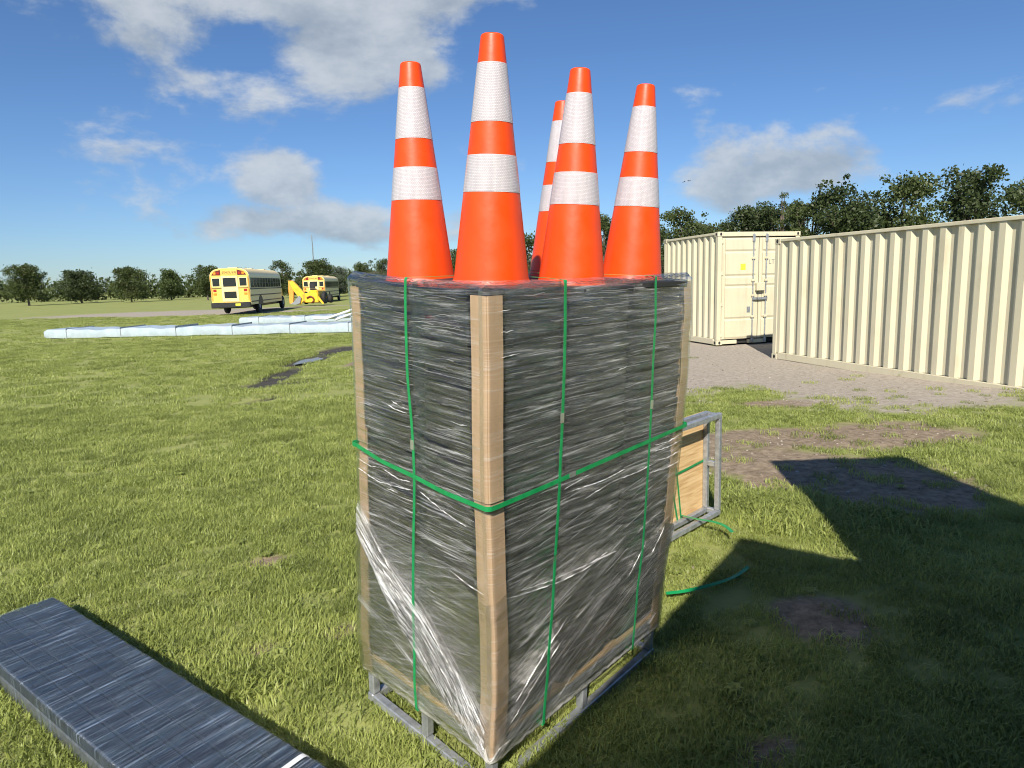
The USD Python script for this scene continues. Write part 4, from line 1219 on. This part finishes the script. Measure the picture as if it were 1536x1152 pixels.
g0, g1 = gpt(352, 503), gpt(540, 499)
long_bundle('white_bundle', 'longest white wrapped bundle lying nearest, across the lawn', g0[:2], g1[:2], 1.5, .36, ext0=8)
h0, h1 = gpt(358, 487), gpt(545, 482)
long_bundle('white_bundle', 'second white wrapped bundle lying behind the longest one', h0[:2], h1[:2], 1.3, .32, ext0=0)
h0, h1 = gpt(388, 481), gpt(560, 476)
long_bundle('white_bundle', 'thin greyish bundle farthest back, low in the grass', h0[:2], h1[:2], .7, .22, mat=steel, ext0=0)
for k, (a, b, za, zb) in enumerate([((487, 479), (532, 463), .25, .75), ((503, 480), (534, 468), .25, .55), ((470, 478), (535, 475), .32, .36)]):
    A, B = at(*a, 31.0), at(*b, 31.6)
    lab = ['longest white pipe sloping up over the bundles', 'short white pipe sloping up beside the longest pipe', 'white pipe lying flat on the bundles'][k]
    top('white_pipe', tube([A, (A + B) / 2, B], .055, 10), white_pipe, lab, 'pipe', smooth=40, group='white pipes on the bundles')


# ------------------------------------------------------------------ school buses
def school_bus(label, mat4):
    t = thing('school_bus', label, 'bus', mat4, group='school buses parked on the far road')
    W, LB, Z0, ZT = 2.44, 9.3, .62, 3.02

    def section(w, zt, z0=Z0, n=9):
        pts = [(-w / 2, z0), (w / 2, z0), (w / 2, zt - .62)]
        for a in np.linspace(0, math.pi, 2 * n + 1):
            c, s = math.cos(a), math.sin(a)
            pts.append((w / 2 * np.sign(c) * abs(c) ** .62, zt - .60 + .60 * abs(s) ** .8))
        pts.append((-w / 2, zt - .62))
        return Polygon(pts).buffer(0)
    part(t, 'body', extrude(section(W, ZT), 'y', .05, LB), bus_pale, smooth=35)
    rear = part(t, 'rear_panel', extrude(section(W - .06, ZT - .03), 'y', -.02, .049), bus_yellow, smooth=35)
    part(t, 'hood', bevel_box(-.95, .95, LB + .001, LB + 1.75, .62, 1.72, .14), bus_yellow)
    part(t, 'windshield', bevel_box(-1.05, 1.05, LB + .001, LB + .03, 1.80, 2.62, .02), glass_dark)
    # rear: emergency door with two windows, a window each side, lamps
    dr = part(t, 'rear_door', bevel_box(-.52, .52, -.045, -.021, .85, 2.50, .02), bus_pale)
    part(dr, 'upper_window', bevel_box(-.40, .40, -.056, -.046, 1.82, 2.38, .02), glass_dark)
    part(dr, 'lower_window', bevel_box(-.38, .38, -.056, -.046, 1.08, 1.50, .02), glass_dark)
    for s in (-1, 1):
        w = part(t, 'rear_window', bevel_box(s * .84 - .28, s * .84 + .28, -.034, -.021, 1.80, 2.42, .03), bus_pale)
        part(w, 'pane', bevel_box(s * .84 - .215, s * .84 + .215, -.045, -.0345, 1.86, 2.36, .03), glass_dark)
        lb = part(t, 'warning_light_panel', extrude(Polygon([(s * .52, 2.56), (s * 1.08, 2.56), (s * .92, 2.80), (s * .52, 2.90)]), 'y', -.035, -.021), maroon)
        for q, mt in ((.66, red_lens), (.88, amber_lens)):
            part(lb, 'warning_lamp', bevel_box(s * q - .08, s * q + .08, -.055, -.036, 2.61, 2.76, .03), mt)
        part(t, 'tail_lamp', bevel_box(s * .95 - .10, s * .95 + .10, -.045, -.021, 1.50, 1.66, .03), red_lens)
        part(t, 'turn_lamp', bevel_box(s * .95 - .10, s * .95 + .10, -.045, -.021, 1.28, 1.42, .03), amber_lens)
        part(t, 'corner_trim', bevel_box(s * 1.135 - .05, s * 1.135 + .05, -.027, -.0205, .9, 2.44, .005), machine_orange)
    part(t, 'black_band', bevel_box(-1.15, 1.15, -.028, -.0205, 1.70, 1.745, .003), black_paint)
    part(t, 'bumper', bevel_box(-1.22, 1.22, -.20, -.021, .45, .80, .04), black_paint)
    part(t, 'number_plate', bevel_box(.30, .62, -.212, -.201, .58, .72, .004), sticker_yellow)
    sg = part(t, 'sign_panel', bevel_box(-.50, .50, -.040, -.021, 2.60, 2.86, .03), bus_yellow)
    tm = meshkit.text_mesh('SCHOOL BUS', .13, .006, bold=True)
    v = tm.vertices; sc = .88 / (v[:, 0].max() - v[:, 0].min())
    tm.vertices = np.stack([(v[:, 0] - v[:, 0].mean()) * min(1, sc), -.0405 - v[:, 2], v[:, 1] + 2.665], 1)
    part(sg, 'lettering', tm, black_paint)
    # sides: eleven windows, rub rails, wheels
    for s in (-1, 1):
        x0, x1 = (W / 2 - .004, W / 2 + .012) if s > 0 else (-W / 2 - .012, -W / 2 + .004)
        for k in range(11):
            ya = .35 + k * .80
            wd = part(t, 'side_window', box(x0, x1, ya, ya + .70, 1.72, 2.36), black_paint)
            part(wd, 'upper_pane', box(x0 - .004, x1 + .004, ya + .04, ya + .66, 2.06, 2.32), glass_dark)
            part(wd, 'lower_pane', box(x0 - .004, x1 + .004, ya + .04, ya + .66, 1.76, 2.03), glass_dark)
        for zc in (1.64, 1.22, .82):
            part(t, 'rub_rail', bevel_box(x0 - .008, x1 + .008, .06, LB - .02, zc - .035, zc + .035, .006), black_paint)
        for yc in (2.6, LB + .75):
            ring, _ = lathe([(.20, -.13), (.44, -.13), (.50, -.08), (.50, .08), (.44, .13), (.20, .13)], 28)
            v = ring.vertices; ring.vertices = np.stack([v[:, 2] + s * 1.03, v[:, 0] + yc, v[:, 1] + .50], 1)
            wl = part(t, 'wheel', ring, tyre_mat, smooth=35)
            rim, _ = lathe([(.02, .06), (.12, .05), (.20, .10), (.24, .125)], 24)
            v = rim.vertices; rim.vertices = np.stack([v[:, 2] * s + s * 1.03, v[:, 0] + yc, v[:, 1] + .50], 1)
            part(wl, 'rim', rim, white_pipe, smooth=35)
        arch = [(2.6 + .62 * math.cos(a), .58 + .62 * math.sin(a)) for a in np.linspace(0, math.pi, 13)]
        part(t, 'wheel_arch', extrude(Polygon(arch), 'x', x0 - .004, x1 + .003), black_paint)
    part(t, 'chassis', box(-.85, .85, .2, LB + 1.2, .42, .62), black_paint)
    for yy in (.9, 4.6, 8.2):
        part(t, 'roof_hatch', bevel_box(-.3, .3, yy, yy + .55, ZT - .01, ZT + .06, .03), bus_pale)
    return t


def aim(p, q):
    d = np.array(q[:2]) - np.array(p[:2])
    return math.atan2(d[1], d[0]) - math.pi / 2


r1, f1 = at(376.5, 452, 44.0), at(431, 448, 55.2)
yaw = aim(r1, f1)
c1 = r1[:2] + (-1.22) * np.array([math.cos(yaw), math.sin(yaw)])
BUS = school_bus('larger and nearer yellow school bus, seen from behind at the left', place((c1[0], c1[1], -.16), yaw))
r2, f2 = at(488.2, 440, 76.0), at(511, 440, 86.5)
yaw2 = aim(r2, f2)
c2 = r2[:2] + (-1.22) * np.array([math.cos(yaw2), math.sin(yaw2)])
copy_of(BUS, 'school_bus', 'smaller far school bus beyond the yellow digger arm', 'bus', place((c2[0], c2[1], -.40), yaw2), group='school buses parked on the far road')

# ------------------------------------------------------------------ yellow backhoe between the buses
def on(px, py, Y=60.0):
    return at(px, py, Y)


base = on(462, 456.5)
gzb = base[2]
t = thing('backhoe', 'yellow backhoe digger with its arm folded down between the two buses', 'backhoe', loc=tuple(base))


def rel(p):
    return np.asarray(p) - base


def beam(pts, w, h, mat, name):
    """Box-section boom along pts in the picture plane direction."""
    V = [rel(on(*q)) for q in pts]
    P3 = np.array(V); Pn = np.repeat([[0, 1.0, 0]], len(P3), 0)
    hh = np.broadcast_to(h, (len(P3),))
    m = ribbon(P3 - [0, w / 2, 0], Pn, hh, w)
    return part(t, name, m, mat)


beam([(437, 422), (443, 431), (452, 441.5), (460, 451)], .32, [.30, .55, .62, .45], machine_yellow, 'boom')
beam([(441, 425.5), (449, 434.5), (456, 442)], .16, .16, steel_dull, 'boom_cylinder')
beam([(435.6, 421), (437.3, 436), (438.0, 455)], .28, [.34, .44, .30], machine_orange, 'dipper_arm')
bk = rel(on(447, 453))
bucket = [(bk[0] - .55, bk[2] - .15), (bk[0] - .25, bk[2] + .02), (bk[0] + .25, bk[2] + .55), (bk[0] + .42, bk[2] + .35), (bk[0] + .30, bk[2] - .10), (bk[0] - .1, bk[2] - .22)]
part(t, 'bucket', extrude(Polygon(bucket), 'y', -.4, .4), steel_dull)
p = rel(on(468, 449))
part(t, 'rear_frame', bevel_box(p[0] - .55, p[0] + .65, -.3, .3, .15, 1.0, .06), machine_yellow)
part(t, 'swing_post', bevel_box(p[0] - .75, p[0] - .35, -.25, .25, .25, .95, .05), machine_orange)
part(t, 'engine_cover', bevel_box(p[0] - .35, p[0] + .45, .31, 3.0, .55, 1.25, .12), machine_yellow)
part(t, 'seat', cat_([bevel_box(p[0] - .25, p[0] + .25, .35, .85, 1.26, 1.38, .04), bevel_box(p[0] - .25, p[0] + .25, .35, .45, 1.39, 1.85, .03)]), black_paint)
for s in (-1, 1):
    part(t, 'stabilizer_leg', ribbon([(p[0] + s * .5, -.1, .75), (p[0] + s * 1.05, -.1, .02)], [[0, -1, 0]] * 2, [.2, .14], .14), machine_yellow)
    for yc, rr in ((1.0, .55), (2.9, .38)):
        ring, _ = lathe([(.15, -.16), (rr - .06, -.16), (rr, -.1), (rr, .1), (rr - .06, .16), (.15, .16)], 24)
        v = ring.vertices; ring.vertices = np.stack([v[:, 2] + p[0] + s * .85, v[:, 0] + yc, v[:, 1] + rr], 1)
        wl = part(t, 'wheel', ring, tyre_mat, smooth=35)
        hub, _ = lathe([(.01, .08), (.17, .12)], 16)
        v = hub.vertices; hub.vertices = np.stack([v[:, 2] * s + p[0] + s * .85, v[:, 0] + yc, v[:, 1] + rr], 1)
        part(wl, 'rim', hub, machine_yellow, smooth=35)
part(t, 'red_hose', tube(smooth_path([rel(on(462, 447)), rel(on(468, 443.5)), rel(on(474, 449)), rel(on(470, 454))], .1, 3) + [0, -.35, 0], .07, 6), maroon, smooth=True)

# thin mast behind
mb = at(473, 426, 130.0)
t = thing('radio_mast', 'thin tall lattice mast rising above the far trees', 'mast', loc=(mb[0], mb[1], -.4))
mh = at(472.5, 353, 130.0)[2] + .4
for k in range(3):
    a = k * 2.094
    part(t, 'mast_leg', tube([(.22 * math.cos(a), .22 * math.sin(a), -.2), (.05 * math.cos(a), .05 * math.sin(a), mh)], .035, 5), steel_dull)
zs = np.arange(.4, mh - .3, .8)
part(t, 'lacing', cat_([tube([(.22 * (1 - q / mh) * math.cos(k * 2.094), .22 * (1 - q / mh) * math.sin(k * 2.094), q), (.22 * (1 - q / mh) * math.cos(k * 2.094 + 2.094), .22 * (1 - q / mh) * math.sin(k * 2.094 + 2.094), q + .6)], .016, 4) for k in range(3) for q in zs]), steel_dull, kind='stuff')


# ------------------------------------------------------------------ trees
def crown(r, clumps, leaf, per, flat=.75, seed=0):
    """Leaf clumps: (x, y, z, radius); small crossed leaf faces near each clump's shell."""
    V, F = [], []
    for cx, cy, cz, R in clumps:
        n = int(per * R * R)
        d = r.normal(size=(n, 3)); d /= np.linalg.norm(d, axis=1, keepdims=True)
        rad_ = R * (1 - .55 * r.uniform(size=(n, 1)) ** 1.8) * (1 + .20 * r.normal(size=(n, 1)))
        p = d * rad_ * [1, 1, flat] + [cx, cy, cz]
        s = leaf * r.uniform(.55, 1.35, (n, 1))
        a = r.normal(size=(n, 3)); a += d * .3; a /= np.linalg.norm(a, axis=1, keepdims=True)
        b = np.cross(a, r.normal(size=(n, 3))); b /= np.linalg.norm(b, axis=1, keepdims=True) + 1e-9
        i = len(V) * 0
        q = np.stack([p - a * s, p + b * s * .62, p + a * s, p - b * s * .62], 1)
        V.append(q.reshape(-1, 3))
    V = np.concatenate(V)
    k = np.arange(len(V) // 4)[:, None] * 4
    F = np.concatenate([k + [0, 1, 2], k + [0, 2, 3]])
    return V, F


def tree_model(name, seed, h, w, kind, label, loc, rz=0, group=None):
    r = np.random.default_rng(seed)
    t = thing(name, label, 'tree', loc=loc, rz=rz, group=group)
    leafm = {'oak': leaf_oak, 'light': leaf_light, 'dark': leaf_dark, 'pale': leaf_pale}[kind]
    lean = r.normal(0, .04 * h, 2)
    tp = np.array([lean[0], lean[1], h * .62])
    trunk = [tube(smooth_path([(0, 0, -.2), (lean[0] * .4, lean[1] * .4, h * .3), tp], .4, 2), np.linspace(.028 * h, .009 * h, len(smooth_path([(0, 0, -.2), (lean[0] * .4, lean[1] * .4, h * .3), tp], .4, 2))), 8)]
    clumps = []
    nl = 26 if w > 2.6 else 16
    for k in range(nl):
        zc = h * r.uniform(.16, .93)
        env = math.sin(math.pi * min(1, max(0.05, (zc / h + .05) / 1.12))) ** .6
        if kind == 'light':
            env *= 1.15 * (1.1 - zc / h)
        a = r.uniform(0, 2 * math.pi); q = w / 2 * env * r.uniform(.25, .85)
        R = w * r.uniform(.13, .23) * (.6 + .5 * env)
        c = np.array([lean[0] + q * math.cos(a), lean[1] + q * math.sin(a), min(zc, h - R * .75)])
        clumps.append((*c, R))
        st = np.array([lean[0] * .6, lean[1] * .6, h * r.uniform(.25, .5)])
        trunk.append(tube([st, (st + c) / 2 + [0, 0, .04 * h], c], np.array([.009, .006, .003]) * h, 5))
    for k in range(14):
        a = r.uniform(0, 2 * math.pi); zc = h * r.uniform(.35, 1.0); env = math.sin(math.pi * min(1, max(.05, (zc / h + .05) / 1.12))) ** .6
        q = w / 2 * env * r.uniform(.85, 1.12)
        clumps.append((lean[0] + q * math.cos(a), lean[1] + q * math.sin(a), min(zc, h * .98), w * r.uniform(.05, .10)))
    clumps.append((lean[0], lean[1], h * .86, w * .17)); clumps.append((lean[0], lean[1], h * .55, w * .3))
    part(t, 'trunk', cat_(trunk), bark, smooth=40)
    lf = .015 * w + .032
    part(t, 'crown', crown(r, clumps, lf, 5.6 / lf ** 1.9), leafm)
    return t


def tree_px(name, px, ptop, wpx, Y, kind, label, seed, group=None, **k):
    p = at(px, 430, Y); tz = at(px, ptop, Y)[2]
    g = float(ground_z(p[0], p[1]))
    return tree_model(name, seed, tz - g, wpx / FPX * Y, kind, label, (p[0], p[1], g), rz=seed * 1.3, group=group)


RG = 'trees behind the containers'
tree_px('oak_tree', 1033, 303, 84, 44, 'oak', 'pale topped oak tree standing alone left of the closed container doors', 11, RG)
tree_px('oak_tree', 1120, 305, 84, 46, 'dark', 'broad dark oak tree rising above the container doors', 12, RG)
tree_px('oak_tree', 1168, 303, 70, 43, 'dark', 'dark oak tree at the foot of the vine covered snag', 13, RG)
tree_px('vine_covered_tree', 1168, 281, 30, 42, 'oak', 'narrow vine covered tree top sticking up above the oaks', 14, RG)
tree_px('oak_tree', 1212, 291, 74, 40, 'oak', 'tall oak tree above the ribbed container at the frame edge', 15, RG)
tree_px('oak_tree', 1258, 262, 110, 38, 'dark', 'tallest dark oak tree at the right frame edge', 16, RG)
tree_px('oak_tree', 1078, 338, 70, 52, 'dark', 'low dark tree in the gap between the two oaks', 17, RG)
tree_px('oak_tree', 998, 342, 50, 58, 'dark', 'small dark tree peeping out beside the right end cone', 18, RG)
tree_px('oak_tree', 906, 316, 64, 62, 'oak', 'tree seen in the gap between the two right cones', 19, RG)
tree_px('oak_tree', 795, 350, 70, 70, 'oak', 'tree seen in the gap right of the tallest cone', 20, RG)
for k, (px, pt, w_, Y, lab) in enumerate([(950, 330, 90, 66, 'tree hidden behind the right end cone'), (850, 340, 90, 68, 'tree hidden behind the overlapping cones'), (1088, 322, 66, 50, 'dark tree filling the gap over the container corner'), (1143, 311, 66, 48, 'dense tree between the broad oak and the snag'), (1190, 297, 60, 46, 'dense tree right of the vine covered snag'), (1055, 330, 60, 54, 'bushy tree right of the pale topped oak'), (1340, 258, 120, 40, 'oak tree beyond the ribbed container'), (1450, 250, 130, 42, 'oak tree at the far right of the tree row'), (1545, 262, 120, 44, 'last oak tree of the row on the right')]):
    tree_px('oak_tree', px, pt, w_, Y, 'dark' if k % 2 else 'oak', lab, 30 + k, RG)
LG = 'far trees along the left horizon'
for k, (px, pt, w_, Y, kind, lab) in enumerate([(421, 391, 34, 110, 'oak', 'pointed tree just behind the nearer bus roof'), (450, 404, 22, 115, 'light', 'small tree between the two buses'), (480, 388, 50, 105, 'oak', 'round dark tree right behind the far bus'),
                                                 (507, 398, 34, 112, 'pale', 'pale thin tree right of the far bus'), (541, 390, 36, 100, 'oak', 'tree left of the left cone, just above the wrapped load'), (570, 387, 40, 98, 'oak', 'tree touching the edge of the left cone'),
                                                 (364, 401, 34, 120, 'oak', 'tree top just above the rear of the nearer bus'), (610, 392, 40, 105, 'oak', 'tree hidden behind the left cone'), (690, 372, 60, 95, 'oak', 'tree in the gap between the two left cones'), (655, 395, 40, 105, 'dark', 'tree low behind the left cones'),
                                                 (310, 398, 44, 112, 'oak', 'tree left of the nearer bus'), (255, 404, 50, 125, 'light', 'light tree on the left horizon'), (195, 400, 50, 115, 'oak', 'round tree on the left horizon'), (120, 406, 60, 120, 'dark', 'dark tree on the left horizon'), (40, 398, 60, 110, 'oak', 'leftmost tree on the horizon'), (740, 360, 70, 85, 'oak', 'tree hidden behind the tallest cone')]):
    tree_px('far_tree', px, pt, w_, Y, kind, lab, 60 + k, LG)
# low woodland that closes the horizon
r = np.random.default_rng(77)
cl = []
for X in np.arange(-190, 150, 1.7):
    Y = 150 + 8 * math.sin(X * .05) + r.uniform(-4, 4)
    R = r.uniform(1.6, 3.4)
    cl.append((X, Y, -.6 + R * .7 + r.uniform(0, .8), R))
top('far_treeline', crown(r, cl, .42, 22), leaf_oak, 'low far off woodland closing the horizon', 'woodland', kind='stuff')

# ------------------------------------------------------------------ two birds in the sky
bird_mat = plain('dark_feathers', (.03, .03, .032), .7)


def bird(label, px, py, Y, span, bank):
    c = at(px, py, Y)
    bodyp = np.array([(-.5, 0, 0), (-.36, 0, .01), (-.1, 0, .02), (.2, 0, .015), (.36, 0, .03), (.46, 0, .03), (.56, 0, .02)]) * span * .42
    b = tube(bodyp, np.array([.02, .05, .10, .09, .055, .05, .008]) * span * .5, 8)
    ws = []
    for s in (-1, 1):
        q = np.array([(.12, 0, .02), (.16, s * .25, .12), (.05, s * .5, .06), (-.06, s * .48, .06), (-.08, s * .25, .10), (-.12, 0, .02)]) * span
        q2 = q + [0, 0, .012 * span]
        V = np.vstack([q, q2]); F = []
        for k in (1, 2, 3, 4):
            F += [[0, k, k + 1], [6, 6 + k + 1, 6 + k]]
        for k in range(6):
            j = (k + 1) % 6
            F += [[k, 6 + k, 6 + j], [k, 6 + j, j]]
        w_ = trimesh.Trimesh(V, np.array(F), process=False); w_.fix_normals()
        ws.append(w_)
    tail = trimesh.convex.convex_hull(np.array([(-.18, .02, .0), (-.18, -.02, .0), (-.34, .07, .0), (-.34, -.07, .0), (-.26, 0, .015)]) * span)
    ms = cat_([b, tail] + ws)
    ms.vertices = ms.vertices @ Rotation.from_euler('xyz', [bank, -.1, .5]).as_matrix().T
    t = thing('bird', label, 'bird', loc=tuple(c), group='two birds flying')
    part(t, 'body', ms, bird_mat, smooth=30)


bird('dark bird flying on the right of the pair', 1033.5, 271.5, 70, .55, .25)
bird('dark bird flying on the left of the pair', 1026, 273, 76, .5, -.2)
